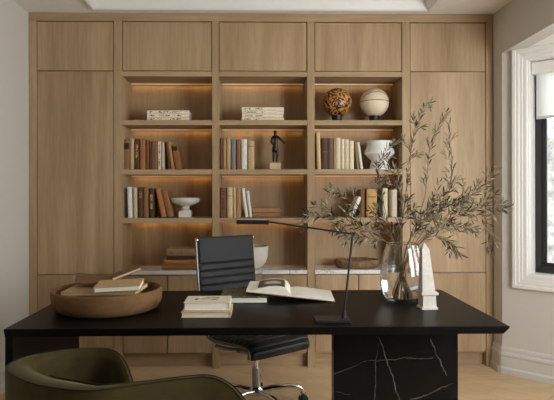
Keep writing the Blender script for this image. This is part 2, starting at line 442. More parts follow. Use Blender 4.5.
# tall cupboards
def tall(name, x0, x1, stile_left, label):
    a, b = (x0 + .058, x1) if stile_left else (x0, x1 - .055)
    r = thing(name, label, 'cabinet', ((x0 + x1) / 2, DEP / 2, 0), group='tall oak end cupboards')
    if stile_left: P_('side_panel', (x0, 0, 0), (a, DEP, 2.613), r)
    else: P_('side_panel', (b, 0, 0), (x1, DEP, 2.613), r)
    P_('carcass', (a + .0005, .026, .1), (b - .0005, DEP, 2.611), r, bev=0)
    handleless_door('upper_door', a, b, UP0, UP1, r)
    handleless_door('tall_door', a, b, .712, UP0, r)
    handleless_door('lower_door', a, b, DB, .712, r)
    P_('toe_kick', (a + .0005, .065, .0), (b - .0005, .085, .1), r, 'oak_h')
    return r
tall('tall_cupboard', -1.721, -1.089, True, 'tall oak cupboard at the far left beside the plain wall')
tall('tall_cupboard', 1.146, 1.782, False, 'tall oak cupboard at the far right beside the bay window')
r = thing('cornice_rail', 'plain oak rail running along the ceiling above all the cupboard doors', 'rail', (.04, .1, 2.614))
P_('rail', (-1.721, 0, 2.6135), (1.782, DEP, TOP), r, 'oak_h')
BAYS = [(-1.088, -1.026, -.354, 'left'), (-.353, -.300, .365, 'middle'), (.366, .421, 1.087, 'right')]
WARM = (1, .56, .20)
STRIP_W = [0.13, 0.11, 0.07]
for bi, (sx, x0, x1, nm) in enumerate(BAYS):
    lab = {'left': 'oak open bookcase bay with a pedestal bowl, next to the left tall cupboard',
           'middle': 'oak open bookcase bay holding the small bronze figure, in the centre',
           'right': 'oak open bookcase bay holding two display balls, behind the olive branches'}[nm]
    r = thing('bookcase', lab, 'bookcase', ((sx + x1) / 2, DEP / 2, 0), group='open oak bookcase bays')
    P_('side_panel', (sx + .0005, 0, 0), (x0, DEP, 2.613), r)
    xe = x1
    if nm == 'right': P_('side_panel', (x1, 0, 0), (1.1455, DEP, 2.613), r)
    xa, xb = x0 + .0005, xe - .0005
    P_('back_panel', (xa, DEP - .018, .1), (xb, DEP, 2.61), r, bev=0)
    P_('carcass', (xa, .026, UP0 - .002), (xb, DEP - .019, 2.611), r, bev=0)
    handleless_door('upper_door', xa, xb, UP0, UP1, r)
    P_('rail', (xa, 0.001, RAIL0), (xb, DEP - .019, UP0 - .0025), r, 'oak_h')
    for (t_, b_) in SH: P_('shelf', (xa, .001, b_), (xb, DEP - .019, t_), r, 'oak_h')
    for z in [RAIL0] + [b for t, b in SH]:
        P_('light_strip', (xa + .005, DEP - .062, z - .009), (xb - .005, DEP - .048, z - .0005), r, 'lamp_strip', 0)
        ld = bpy.data.lights.new('strip_light', 'AREA'); ld.shape = 'RECTANGLE'; ld.size = xb - xa - .03; ld.size_y = .012
        ld.color = WARM; ld.energy = STRIP_W[bi]; ld.spread = radians(150)
        lo = bpy.data.objects.new('strip_light', ld); COL.objects.link(lo); lo.parent = r
        lo.matrix_local = mw(r).inverted() @ Matrix.Translation(((xa + xb) / 2, DEP - .040, z - .006)) @ Matrix.Rotation(radians(12), 4, 'X')
    P_('base_box', (xa, .026, .1), (xb, DEP - .019, CB - .003), r, bev=0)
    mid = (xa + xb) / 2
    handleless_door('lower_door', xa, mid + .001, DB, DT, r); handleless_door('lower_door', mid - .001, xb, DB, DT, r)
    P_('toe_kick', (xa, .065, 0), (xb, .085, .1), r, 'oak_h')
    s = obj('marble_worktop', bx((xa + .0005, -.004, CB), (xb - .0005, DEP - .02, CT), .002), M['marble'])
    tag(s, {'left': 'white marble worktop slab under the stack of orange books', 'middle': 'white marble worktop slab under the white planter bowl behind the office chair',
            'right': 'white veined marble worktop slab under the rough bark tray'}[nm], 'worktop', 'marble worktops in the bookcase')

# ------------------------------------------------------------------ books
def book_mesh(t, h, d, cover, rnd=.3):
    """cover (U section with rounded spine) and pages; x thickness, y depth from spine, z height"""
    c = bm_(); b = min(.0022, t * .16)
    outer = [(-t / 2, d)]; k = 6
    rr = min(t * rnd, .008)
    for i in range(k + 1):
        a = pi + (pi * i / k)
        outer.append((cos(a) * t / 2, rr + sin(a) * rr))
    outer.append((t / 2, d))
    inner = [(t / 2 - b, d), (t / 2 - b, rr + .003), (-t / 2 + b, rr + .003), (-t / 2 + b, d)]
    poly = outer + inner
    n = len(poly)
    lo = [c.verts.new((x, y, 0)) for x, y in poly]; hi = [c.verts.new((x, y, h)) for x, y in poly]
    for i in range(n): c.faces.new((lo[i], lo[(i + 1) % n], hi[(i + 1) % n], hi[i]))
    # caps as strips
    for L in (lo, hi):
        c.faces.new((L[0], L[1], L[n - 2], L[n - 1]))
        c.faces.new((L[k + 1], L[k + 2], L[k + 3], L[k + 4]))
        c.faces.new(L[1:k + 2] + [L[k + 4], L[k + 5]])
    p = bx((-t / 2 + b + .0002, rr + .0032, .003), (t / 2 - b - .0002, d - .004, h - .003))
    return c, p
BOOKN = [0]
def book(label, col, t, h, d, loc, rot=(0, 0, 0), group=None, pages='page', band=None, title=None, name='book'):
    r = thing(name, label, 'book', loc, rot, group)
    c, p = book_mesh(t, h, d, col)
    obj('cover', c, cloth(col), r, smooth=35); obj('pages', p, M[pages], r)
    if band:      # (z0 fraction, z1 fraction, colour)
        z0, z1, bc = band
        obj('spine_label', bx((-t * .40, -.0012, h * z0), (t * .40, .004, h * z1), .0005), cloth(bc), r)
    if title:
        z0, z1, mm = title
        obj('spine_title', bx((-t * .36, -.0014, h * z0), (t * .36, .004, h * z1), .0004), M[mm], r)
    return r
YS = .055
def standing(row, ztop, group, shelfname):
    """row: (x0, x1, ytop, lean_px, colour, label, extras) in photo pixels"""
    zb = ztop + .0006; py_b = None
    for e in row:
        x0, x1, yt, lean, col, lab = e[:6]; ex = e[6] if len(e) > 6 else {}
        A = U(x0, 193, YS); B = U(x1, 193, YS)
        t = B.x - A.x - .0012; top = U((x0 + x1) / 2, yt, YS).z
        H = top - zb
        dx = U((x0 + x1) / 2 + lean, 193, YS).x - U((x0 + x1) / 2, 193, YS).x
        ang = atan2(dx, H); 
        tt = max(.008, t * cos(ang)); h = H / cos(ang) - tt * abs(sin(ang)) * .5
        yd = YS + ex.get('dy', 0)
        loc = ((A.x + B.x) / 2, yd, zb + tt / 2 * abs(sin(ang)))
        book(lab, col, tt, h, ex.get('d', .165), loc, (0, ang, 0), group, ex.get('pages', 'page_old'), ex.get('band'), ex.get('title'))

standing([
 (123.3, 129.6, 139.5, 0, (140, 104, 66), 'brown hardback with a dark label block, first on the left above the pedestal bowl', {'band': (.68, .88, (40, 30, 24))}),
 (129.9, 134.0, 138.6, 0, (196, 165, 118), 'narrow pale tan book beside the dark-labelled brown hardback', {}),
 (134.4, 139.3, 139.0, 0, (88, 54, 32), 'dark brown book with pale upright lettering between tan and orange-brown books', {'title': (.35, .9, 'title_gold_v')}),
 (139.8, 145.4, 139.0, 0, (160, 104, 54), 'wide plain orange-brown book, fourth from the left above the pedestal bowl', {}),
 (145.7, 149.0, 140.6, 0, (122, 76, 42), 'slim brown book just right of the wide orange-brown book', {}),
 (149.2, 151.7, 141.3, 0, (84, 52, 32), 'thinnest dark brown book in the row above the pedestal bowl', {}),
 (151.9, 154.7, 141.0, 0, (132, 88, 52), 'slim mid-brown book right of the thinnest dark one', {}),
 (154.9, 157.4, 141.0, 0, (150, 98, 56), 'slim rust-brown book directly left of the white lettered book', {}),
 (157.7, 161.0, 141.5, 0, (214, 204, 182), 'white book with dark upright lettering in the brown row above the pedestal bowl', {'title': (.05, .95, 'title_dark_v')}),
 (161.3, 164.4, 142.3, 0, (200, 180, 148), 'pale grey-beige book directly right of the white lettered book', {}),
 (168.0, 170.8, 141.8, -2.8, (84, 54, 34), 'thin dark brown book leaning left against the pale grey-beige book', {}),
 (171.2, 174.6, 141.8, -4.2, (176, 122, 66), 'thin orange-tan book leaning left behind the black-labelled book', {}),
 (175.4, 182.0, 144.8, -4.6, (132, 88, 50), 'brown book with a black spine label leaning left at the row end', {'band': (.76, .93, (26, 22, 20))}),
], SH[1][0], 'old books on the left shelf above the pedestal bowl', 'l2')
standing([
 (124.6, 126.3, 189.0, 0, (66, 42, 26), 'very thin dark brown book at the shelf end left of the white book', {}),
 (127.6, 132.4, 187.0, -.9, (226, 222, 214), 'plain white book standing on the pedestal bowl shelf', {}),
 (133.2, 137.2, 187.2, -.4, (204, 186, 152), 'cream book between the white and dark brown books on the pedestal bowl shelf', {}),
 (138.2, 142.8, 187.2, 0, (92, 60, 36), 'dark brown book with a small pale spine title on the pedestal bowl shelf', {'title': (.62, .86, 'title_gold_v')}),
 (143.2, 148.4, 188.0, 0, (138, 98, 62), 'mid-brown plain book in the middle of the pedestal bowl shelf', {}),
 (149.0, 154.0, 188.6, 0, (72, 46, 30), 'dark chocolate book upright before the two leaning books by the pedestal bowl', {'title': (.3, .8, 'title_gold_v')}),
 (161.2, 166.6, 189.0, -6.2, (170, 114, 62), 'orange-brown book leaning left, the first of two leaning by the pedestal bowl', {}),
 (167.4, 173.6, 190.0, -7.2, (142, 98, 58), 'tan-brown book leaning left right next to the pedestal bowl', {}),
], SH[2][0], 'old books on the left shelf beside the pedestal bowl', 'l3')
standing([
 (220.0, 222.8, 137.8, 0, (112, 76, 46), 'slim brown book first on the left of the bronze figure shelf', {}),
 (223.0, 226.1, 138.2, 0, (176, 142, 98), 'slim tan book second on the bronze figure shelf', {}),
 (226.5, 230.7, 138.5, 0, (192, 160, 116), 'light tan book left of the grey book on the bronze figure shelf', {}),
 (231.2, 235.9, 139.0, 0, (134, 130, 130), 'grey book, the only grey spine on the bronze figure shelf', {}),
 (236.5, 240.8, 139.5, 0, (146, 100, 60), 'orange-brown book between the grey and the white book', {}),
 (241.3, 247.0, 139.2, 0, (222, 217, 206), 'white book near the bronze figure', {}),
 (247.9, 254.3, 141.0, 0, (196, 166, 122), 'thick cream-tan book at the row end nearest the bronze figure', {'band': (.8, .83, (150, 116, 76))}),
], SH[1][0], 'books on the shelf with the bronze figure', 'm2')
M['title_brown_v'] = m_letters('worn_lettering_upright', srgb(120, 78, 50), srgb(70, 44, 28), long='z')
standing([
 (220.0, 226.3, 187.8, 0, (120, 78, 50), 'thick brown book with upright lettering at the left of the lower middle shelf', {'title': (.1, .9, 'title_brown_v')}),
 (227.0, 232.7, 187.2, 0, (214, 190, 150), 'thick cream book beside the brown lettered book on the lower middle shelf', {'band': (.7, .73, (160, 130, 90))}),
 (233.1, 235.9, 187.4, 0, (206, 178, 132), 'slim cream book on the lower middle shelf', {}),
 (236.2, 240.8, 188.0, 0, (174, 140, 98), 'tan book before the two leaning white books', {}),
 (245.2, 248.4, 188.2, -4.0, (230, 226, 218), 'tall thin white book leaning left against the tan book', {}),
 (249.3, 252.2, 191.0, -3.3, (226, 222, 214), 'shorter thin white book leaning left beside the flat brown books', {}),
], SH[2][0], 'books on the lower middle shelf', 'm3')
standing([
 (317.4, 321.4, 132.4, -1.2, (206, 178, 128), 'tall tan book leaning slightly left beside the dark brown emblem book', {}),
 (321.7, 328.0, 138.2, 0, (84, 60, 46), 'dark brown book with a gold emblem on its spine', {'band': (.56, .57, (176, 140, 84))}),
 (328.3, 333.8, 138.4, 0, (104, 82, 66), 'grey-brown book right of the dark emblem book', {}),
 (334.0, 335.6, 138.4, 0, (190, 158, 108), 'very thin tan book between the grey-brown and cream books', {}),
 (335.9, 340.9, 137.8, 0, (216, 202, 172), 'cream book, first and tallest of the pale run left of the white vase', {}),
 (341.3, 344.7, 139.0, 0, (224, 210, 182), 'slim ivory book, second of the pale run left of the white vase', {}),
 (345.0, 349.1, 139.4, 0, (212, 196, 164), 'pale beige book, third of the pale run left of the white vase', {}),
 (349.4, 354.2, 141.0, 0, (222, 208, 174), 'cream book, fourth and shortest upright of the pale run by the white vase', {}),
 (357.0, 359.4, 141.6, -2.4, (150, 118, 78), 'thin tan book leaning left beside the leaning greyish white book', {}),
 (360.4, 363.4, 142.4, -3.6, (214, 210, 202), 'thin greyish white book leaning left nearest the white vase', {}),
], SH[1][0], 'books on the shelf with the white vase', 'r2')
standing([
 (349.0, 353.4, 197.0, 9.5, (226, 220, 206), 'white book leaning right behind the olive leaves on the lower right shelf', {}),
 (360.0, 364.8, 189.4, 0, (112, 78, 46), 'brown book left of the gold-tan book behind the olive leaves', {}),
 (366.8, 377.2, 189.0, 0, (188, 150, 92), 'thick gold-tan book behind the olive leaves', {'band': (.7, .74, (120, 86, 50))}),
 (378.6, 382.2, 188.0, 0, (36, 34, 32), 'black book behind the olive leaves on the lower right shelf', {}),
 (382.6, 387.8, 188.2, 0, (216, 202, 168), 'cream book right of the black book behind the olive leaves', {}),
 (392.0, 397.4, 189.6, 0, (222, 212, 194), 'white book at the right end of the lower right shelf', {}),
], SH[2][0], 'books on the lower right shelf behind the olive leaves', 'r3')
# emblem on the dark brown spine
def flat(label, col, px0, px1, pz0, pz1, Y, group, title=None, depth=.2, pages='page_white', rz=0, frac=(.06, .8), name='book'):
    """book lying flat, spine to the room; heights pz0<pz1 are world z"""
    A, B = U(px0, 193, Y).x, U(px1, 193, Y).x
    t = pz1 - pz0 - .0008; L = B - A
    r = thing(name, label, 'book', ((A + B) / 2, Y, pz0 + t / 2 + .0004), (0, 0, rz), group)
    c, p = book_mesh(t, L, depth, col, .25)
    R = Matrix.Translation((-L / 2, 0, 0)) @ Matrix.Rotation(radians(90), 4, 'Y')
    c.transform(R); p.transform(R)
    obj('cover', c, cloth(col), r, smooth=35); obj('pages', p, M[pages], r)
    if title: obj('spine_title', bx((-L / 2 + L * frac[0], -.0014, -t * .38), (-L / 2 + L * frac[1], .004, t * .38), .0003), M[title], r)
    return r
def zpx(y, Y): return U(259, y, Y).z
Z1 = SH[0][0] + .0005; hs = (zpx(109.5, YS) - zpx(120.2, YS)) / 3
names = ['bottom', 'middle', 'topmost']
for k in range(3):
    flat('white art book lying flat, %s of the three in the left stack' % names[k], (232, 218, 194), 147.2 - (.2 if k == 1 else 0), 189.2, Z1 + k * hs, Z1 + (k + 1) * hs, YS, 'white books stacked on the left top shelf', 'title_dark')
hs = (zpx(106.3, YS) - zpx(120.3, YS)) / 4
n4 = ['lowest', 'second from bottom', 'second from top', 'uppermost']
for k in range(4):
    flat('white art book lying flat, %s of the four in the middle stack' % n4[k], (232, 218, 194), 241.8 + (.4 if k in (1, 2) else 0), 284.0 - (.8 if k == 1 else 0), Z1 + k * hs, Z1 + (k + 1) * hs, YS, 'white books stacked on the middle top shelf', 'title_dark', frac=(.06, .5))
Z3 = SH[2][0] + .0005; h3 = (zpx(207.8, YS) - zpx(217.2, YS)) / 2
flat('brown book lying flat beneath another on the lower middle shelf', (146, 106, 70), 252.8, 280.4, Z3, Z3 + h3, YS + .02, 'flat brown books on the lower middle shelf', None, .17, 'page_old')
flat('brown book lying flat on top of another on the lower middle shelf', (160, 120, 80), 252.6, 280.2, Z3 + h3, Z3 + 2 * h3, YS + .02, 'flat brown books on the lower middle shelf', None, .17, 'page_old')
# worktop stack
ZW = CT + .0005; Yw = .05
zs = [zpx(y, Yw) for y in (270.3, 264.8, 260.2, 256.6, 249.4)]; dz = ZW - zs[0]
zs = [z + dz for z in zs]
flat('wide orange-brown book at the bottom of the worktop stack', (150, 96, 50), 162.0, 197.5, zs[0], zs[1], Yw, 'books stacked on the marble worktop', None, .2, 'page_old')
flat('orange-tan book second from the bottom of the worktop stack', (178, 122, 66), 163.8, 197.0, zs[1], zs[2], Yw, 'books stacked on the marble worktop', None, .2, 'page_old')
flat('thin dark brown book under the faded top book of the worktop stack', (70, 44, 28), 166.3, 196.0, zs[2], zs[3], Yw, 'books stacked on the marble worktop', None, .2, 'page_old')
flat('faded tan lettered book on top of the worktop stack', (158, 124, 84), 166.7, 194.5, zs[3], zs[4], Yw, 'books stacked on the marble worktop', 'title_tan', .19, 'page_old', 0, (.05, .62))

# ------------------------------------------------------------------ shelf objects
def rough_r(px_r, Y): return px_r / FPX * (Y - CAM_Y)
Yd = .14
# balls and stands
def m_ornate():
    t = NT('ornate_lacquer'); v = t.coords((1, 1, 1))
    d = t.noise(v, 14, 2, .5, out=1); mx = t.mix(.10, v, d)
    vo = t.n('ShaderNodeTexVoronoi', feature='F1'); vo.inputs['Scale'].default_value = 17; t.l(mx, vo.inputs['Vector'])
    w = t.math('SINE', t.math('MULTIPLY', vo.outputs['Distance'], 17.0))
    m1 = t.math('GREATER_THAN', w, .3)
    n2 = t.math('GREATER_THAN', t.noise(mx, 38, 2, .5), .60)
    gold = t.ramp(t.noise(v, 12, 3), [(.3, srgb(150, 92, 40)), (.5, srgb(196, 138, 68)), (.7, srgb(216, 170, 104))])
    t.l(t.mix(t.math('MAXIMUM', m1, n2), gold, srgb(30, 22, 16)), t.b.inputs['Base Color'])
    t.b.inputs['Roughness'].default_value = .35; return t.m
def m_basket():
    t = NT('pale_basketball'); tc = t.coords((1, 1, 1))
    def plane(nx, ny, nz, off):
        dp = t.n('ShaderNodeVectorMath', operation='DOT_PRODUCT'); t.l(tc, dp.inputs[0]); dp.inputs[1].default_value = (nx, ny, nz)
        return t.math('ABSOLUTE', t.math('SUBTRACT', dp.outputs['Value'], off))
    Rb = .113
    ds = [plane(0, .03, 1, .002), plane(0, .66, .75, -.045 * Rb)]
    mn = ds[0]
    for d in ds[1:]: mn = t.math('MINIMUM', mn, d)
    seam = t.math('LESS_THAN', mn, .0026)
    t.l(t.mix(seam, srgb(222, 202, 172), srgb(60, 42, 30)), t.b.inputs['Base Color'])
    t.b.inputs['Roughness'].default_value = .6
    t.bump(t.noise(tc, 400, 1), .15, .001); return t.m
def ball(px, py, pr, m, lab, slab):
    c = U(px, py, Yd); R = rough_r(pr, Yd)
    zt = SH[0][0]
    st = thing('ball_stand', slab, 'stand', (c.x, Yd, zt + .0005), group='black ball stands')
    g = bm_(); hh = c.z - zt - R * .925
    rb = R * .37; R2 = R * R
    zc = c.z - zt
    # a ring with a hollow that cups the ball
    rt = sqrt(max(R2 - (zc - hh) ** 2, 1e-5)) + .003
    lathe(g, [(0, 0), (rb, 0), (rb, .004), (rb * .86, .01), (rt, hh), (rt - .006, hh - .001), (rt * .5, max(.004, zc - sqrt(R2 - rt * rt * .25) - .003)), (0, max(.003, zc - R - .003))], 32)
    obj('cup', g, M['black'], st, smooth=40)
    s = bm_(); bmesh.ops.create_uvsphere(s, u_segments=48, v_segments=28, radius=R)
    o = obj('display_ball', s, m, smooth=True); o.location = c; tag(o, lab, 'ball', 'display balls on stands'); return o
ball(337.2, 102.6, 14.4, m_ornate(), 'black and gold ornate patterned ball on a black stand', 'small black stand under the ornate patterned ball')
ball(374.4, 102.6, 14.5, m_basket(), 'cream white basketball with dark seams on a black stand', 'small black stand under the cream basketball')

# angular white vase
def lathe_thing(name, label, cat, px, Y, zb, prof_px, m, n=56, group=None, parts=None):
    c = U(px, 193, Y); r = thing(name, label, cat, (c.x, Y, zb), group=group); return r
r = thing('angular_vase', 'white ceramic vase with a sharp shoulder and narrow waist on the right shelf', 'vase', (U(379.6, 193, .13).x, .13, SH[1][0] + .0006))
k = (.13 - CAM_Y) / FPX
pr = [(0, 0), (10.2, 0), (10.2, 1.2), (8.2, 8.2), (8.5, 9.4), (14.6, 15.6), (15.0, 17.2), (14.6, 18.6), (12.2, 23.8), (12.3, 26.2), (13.0, 28.6), (12.2, 28.8), (11.4, 26.2), (11.2, 23.5), (13.6, 18.4), (13.6, 16.5), (7.4, 9.8), (6.6, 8), (0, 7)]
obj('body', lathe(bm_(), [(a * k, b * k) for a, b in pr], 64), M['ceramic'], r, smooth=30)
# pedestal bowl
r = thing('pedestal_bowl', 'white plaster bowl on a square pedestal on the left shelf', 'bowl', (U(185.4, 193, .13).x, .13, SH[2][0] + .0006))
hb = 6.4 * k; wb = 6.0 * k
obj('plinth', bx((-wb, -wb, 0), (wb, wb, hb), .003), M['plaster'], r)
pr = [(0, 6.4), (4.9, 6.4), (5.0, 7.2), (3.9, 8.2), (4.2, 10.6), (5.5, 11.8), (10, 13.0), (13.4, 15), (14.6, 17.2), (14.4, 18.8), (13.2, 19.6), (11.8, 19.0), (10.5, 16.9), (5, 15.6), (0, 15.4)]
obj('dish', lathe(bm_(), [(a * k, b * k) for a, b in pr], 56), M['plaster'], r, smooth=40)
# white planter bowl behind the chair
r = thing('planter_bowl', 'large white bowl on the marble worktop behind the office chair', 'bowl', (U(247.5, 193, .14).x, .14, CT + .0006))
pr = [(0, 0), (11.5, 0), (14.2, 1.0), (18.4, 6), (20.3, 12), (20.8, 22), (20.0, 22.3), (19.2, 12), (16.6, 6.5), (12.5, 2.5), (0, 2)]
obj('body', lathe(bm_(), [(a * k, b * k) for a, b in pr], 56), M['plaster'], r, smooth=50)
# bark tray
r = thing('bark_tray', 'low rough brown bark tray on the marble worktop', 'tray', (U(357, 193, .15).x, .15, CT + .0006))
g = lathe(bm_(), [(0, 0), (.150, 0), (.165, .012), (.172, .045), (.170, .060), (.160, .066), (.146, .060), (.138, .03), (0, .028)], 72)
for v in g.verts:
    ns = mnoise.noise(v.co * 26) * .006 + mnoise.noise(v.co * 70) * .003
    rr = v.co.xy.length
    if rr > .1: v.co.x *= 1 + ns / rr; v.co.y *= 1 + ns / rr; v.co.z = max(0, v.co.z + (ns if v.co.z > .03 else 0))
    v.co.y *= .72
obj('dish', g, M['tray'], r, smooth=True)

# bronze figure (skin-modifier body)
def skin_mesh(name, nodes, edges, root=0, sub=2):
    me = bpy.data.meshes.new(name); me.from_pydata([n[0] for n in nodes], edges, []); me.update()
    o = bpy.data.objects.new(name + '_tmp', me); COL.objects.link(o)
    md = o.modifiers.new('s', 'SKIN'); md.use_smooth_shade = True; md.branch_smoothing = .3
    sv = me.skin_vertices[0].data
    for i, n in enumerate(nodes):
        rr = n[1] if hasattr(n[1], '__len__') else (n[1], n[1]); sv[i].radius = rr; sv[i].use_root = (i == root)
    o.modifiers.new('d', 'SUBSURF').levels = sub
    dg = bpy.context.evaluated_depsgraph_get(); dg.update()
    m2 = bpy.data.meshes.new_from_object(o.evaluated_get(dg))
    bpy.data.objects.remove(o); bpy.data.meshes.remove(me)
    bm = bm_(); bm.from_mesh(m2); bpy.data.meshes.remove(m2); return bm
Yf = .13
base = U(275.3, 193, Yf)
zb = SH[1][0] + .0006
r = thing('figurine', 'small dark bronze standing figure on a pale stone block', 'figurine', (base.x, Yf, zb))
bw = 5.3 * k; bh = zpx(162.9, Yf) - zb
obj('stone_base', bx((-bw, -bw * .8, 0), (bw, bw * .8, bh), .0015), M['stone'], r, label='pale stone block')
H = zpx(130.4, Yf) - zb - bh
def hp(x, y, z): return (x * H, y * H, bh + z * H)
N = [(hp(0, 0, .50), (0.1365 * H, 0.1014 * H)),           # 0 pelvis
     (hp(.006, .0, .60), (0.1056 * H, 0.0761 * H)), (hp(.012, -.005, .70), (0.1274 * H, 0.0845 * H)), (hp(.008, 0, .79), (0.1365 * H, 0.0845 * H)),   # 1 waist 2 chest 3 shoulders
     (hp(.004, -.006, .855), 0.0351 * H), (hp(0, -.014, .90), 0.0520 * H), (hp(-.002, -.016, .945), 0.0611 * H), (hp(-.002, -.01, .985), 0.0364 * H),   # 4 neck 5 jaw 6 head 7 crown
     (hp(-.035, 0, .46), 0.0650 * H), (hp(-.045, -.02, .27), 0.0468 * H), (hp(-.05, .0, .14), 0.0390 * H), (hp(-.052, .01, .03), 0.0234 * H), (hp(-.058, -.05, .012), 0.0182 * H),
     (hp(.04, 0, .46), 0.0650 * H), (hp(.06, -.035, .275), 0.0468 * H), (hp(.045, .0, .14), 0.0377 * H), (hp(.04, .02, .03), 0.0234 * H), (hp(.055, -.035, .012), 0.0182 * H),
     (hp(.10, 0, .79), 0.0442 * H), (hp(.19, -.03, .69), 0.0338 * H), (hp(.275, -.06, .60), 0.0247 * H), (hp(.305, -.07, .575), 0.0182 * H),
     (hp(-.09, 0, .785), 0.0442 * H), (hp(-.125, .01, .64), 0.0338 * H), (hp(-.06, -.07, .56), 0.0260 * H), (hp(-.03, -.085, .555), 0.0195 * H)]
E_ = [(0, 1), (1, 2), (2, 3), (3, 4), (4, 5), (5, 6), (6, 7), (0, 8), (8, 9), (9, 10), (10, 11), (11, 12), (0, 13), (13, 14), (14, 15), (15, 16), (16, 17),
      (3, 18), (18, 19), (19, 20), (20, 21), (3, 22), (22, 23), (23, 24), (24, 25)]
fb = skin_mesh('figure', N, E_)
obj('body', fb, M['bronze'], r, smooth=True, label='dark bronze figure with one arm held out')
g = lathe(bm_(), [(.052 * H, 0), (.054 * H, .02 * H), (.035 * H, .052 * H), (0, .062 * H)], 18); g.transform(Matrix.Translation(Vector(hp(-.002, -.008, .945)))); obj('hair', g, M['bronze'], r, smooth=True)
g = lathe(bm_(), [(.088 * H, .50 * H), (.105 * H, .40 * H), (.098 * H, .33 * H), (.075 * H, .40 * H), (.07 * H, .5 * H)], 20)
for v in g.verts: v.co.y *= .8; v.co += Vector((0, 0, bh)); v.co.z += .012 * H * sin(atan2(v.co.y, v.co.x) * 5)
obj('drape', g, M['bronze'], r, smooth=True)

# ------------------------------------------------------------------ desk
DX0, DX1, DY0, DY1, DZ = -1.073, 1.069, -1.886, -.964, .75
desk = thing('desk', 'long black desk with a dark stained top and marble legs', 'desk', (0, (DY0 + DY1) / 2, 0))
TK = .034
g = bm_(); ins = .022      # top with an undercut edge
rings = []
for dz_, i_ in ((0, .0015), (-.0015, 0), (-.008, 0), (-TK, ins)):
    j_ = min(i_, .0015)
    rings.append([g.verts.new(p) for p in ((DX0 + j_, DY0 + i_ * .35, DZ + dz_), (DX1 - i_, DY0 + i_ * .35, DZ + dz_), (DX1 - i_, DY1 - i_, DZ + dz_), (DX0 + j_, DY1 - i_, DZ + dz_))])
for a, b in zip(rings, rings[1:]):
    for k_ in range(4): g.faces.new((a[k_], a[(k_ + 1) % 4], b[(k_ + 1) % 4], b[k_]))
g.faces.new(rings[0][::-1]); g.faces.new(rings[-1])
obj('desktop', g, M['desk'], desk, world=True)
YL = -1.52; lx0, lx1 = U(333.4, 193, YL).x, U(457.8, 193, YL).x
def vz(px, py): p = U(px, py, YL); return p.x, p.z
veins = []
for a, b, c_, d_, w in ((333, 375, 356, 366, .006), (356, 366, 372, 361, .005), (372, 361, 432, 357, .004), (377, 338, 384, 352, .006), (384, 352, 391, 376, .007), (391, 376, 399, 402, .008), (377, 345, 375, 375, .004), (375, 375, 374, 405, .004),
                         (431, 338, 436, 355, .004), (436, 355, 446, 375, .005), (410, 400, 432, 392, .006), (432, 392, 453, 384, .006), (333, 392, 350, 396, .003)):
    veins.append((*vz(a, b), *vz(c_, d_), w * .45))
M['nero'] = m_blackmarble(veins)
lg = obj('leg', bx((lx0, YL, 0.0), (lx1, YL + .09, DZ - TK - .0005), .003), M['nero'], None, label='black slab leg with fine white veins')
lg.parent = desk; lg.matrix_parent_inverse = Matrix.Translation(-Vector(desk.location))
M['nero2'] = m_blackmarble([(-1.1, .1, -.9, .6, .004)])
obj('leg', bx((DX0 + .001, DY0 + .009, 0), (DX0 + .034, DY1 - .024, DZ - TK - .0005), .003), M['desk'], desk, world=True, label='plain black panel leg')

# turned wooden bowl with old books
bc = G(107.2, 318.5, DZ); 
cx, cy = U(107.5, 193, -1.478).x, -1.478
bowl = thing('wooden_bowl', 'wide shallow turned wooden bowl on the black desk', 'bowl', (cx, cy, DZ + .0006))
bp = [(0, 0), (.218, 0), (.245, .012), (.2605, .040), (.266, .084), (.2635, .100), (.255, .105), (.245, .100), (.240, .09), (.234, .05), (.212, .026), (0, .024)]
obj('vessel', lathe(bm_(), bp, 72), M['bowlwood'], bowl, smooth=40)

def loose(name, label, size, loc, rot, cover, pages, group='old books in the wooden bowl', parent=None):
    """closed book: size (L,W,t), centred"""
    L, W, t = size
    r_ = thing(name, label, 'book', loc, rot, group); b = min(.003, t * .16)
    c = bm_(); box(c, (-L / 2, -W / 2, 0), (L / 2, W / 2, b), b * .3); box(c, (-L / 2, -W / 2, t - b), (L / 2, W / 2, t), b * .3); box(c, (-L / 2, W / 2 - b, b * .8), (L / 2, W / 2, t - b * .8))
    obj('cover', c, cloth(cover), r_)
    obj('pages', bx((-L / 2 + .004, -W / 2 + .003, b), (L / 2 - .004, W / 2 - b, t - b)), M[pages], r_)
    return r_
def open_booklet(name, label, loc, rot, half, length, th, bend, covercol, pages, group, cat='book', extra=None):
    """open book lying on its back: two page blocks curving down from the gutter; x across, y along the spine"""
    r_ = thing(name, label, cat, loc, rot, group)
    def sheet(sign, z0, z1, inset=0.0, lift=bend):
        if th[0] > .03 and sign > 0: lift = .004
        n = 12; top = []; bot = []
        for i in range(n + 1):
            u = i / n; x = sign * u * (half - inset)
            curve = lift * (sin(pi * min(1, u * 1.15 + .05)) ** 1) * (1 - u * .35)
            dip = -z1 * .75 * math.exp(-u * 16); zt_ = z1 * (1 - .62 * u) if z1 > .03 else z1
            top.append((x, zt_ + curve + dip)); bot.append((x, z0 + curve * .35 * (1 if z0 > .004 else .25)))
        g_ = bm_(); pts = top + bot[::-1]
        extrude_poly(g_, pts, (0, -length / 2 + inset, 0), (1, 0, 0), (0, 0, 1), (0, length - 2 * inset, 0)); return g_
    cv = bm_(); box(cv, (-half - .004, -length / 2 - .003, 0), (half + .004, length / 2 + .003, .003), .001)
    obj('cover', cv, cloth(covercol), r_)
    for s_, tt in ((-1, th[0]), (1, th[1])):
        obj('page_block', sheet(s_, .0032, tt), M[pages], r_, smooth=40)
    return r_, sheet
zi = DZ + .026
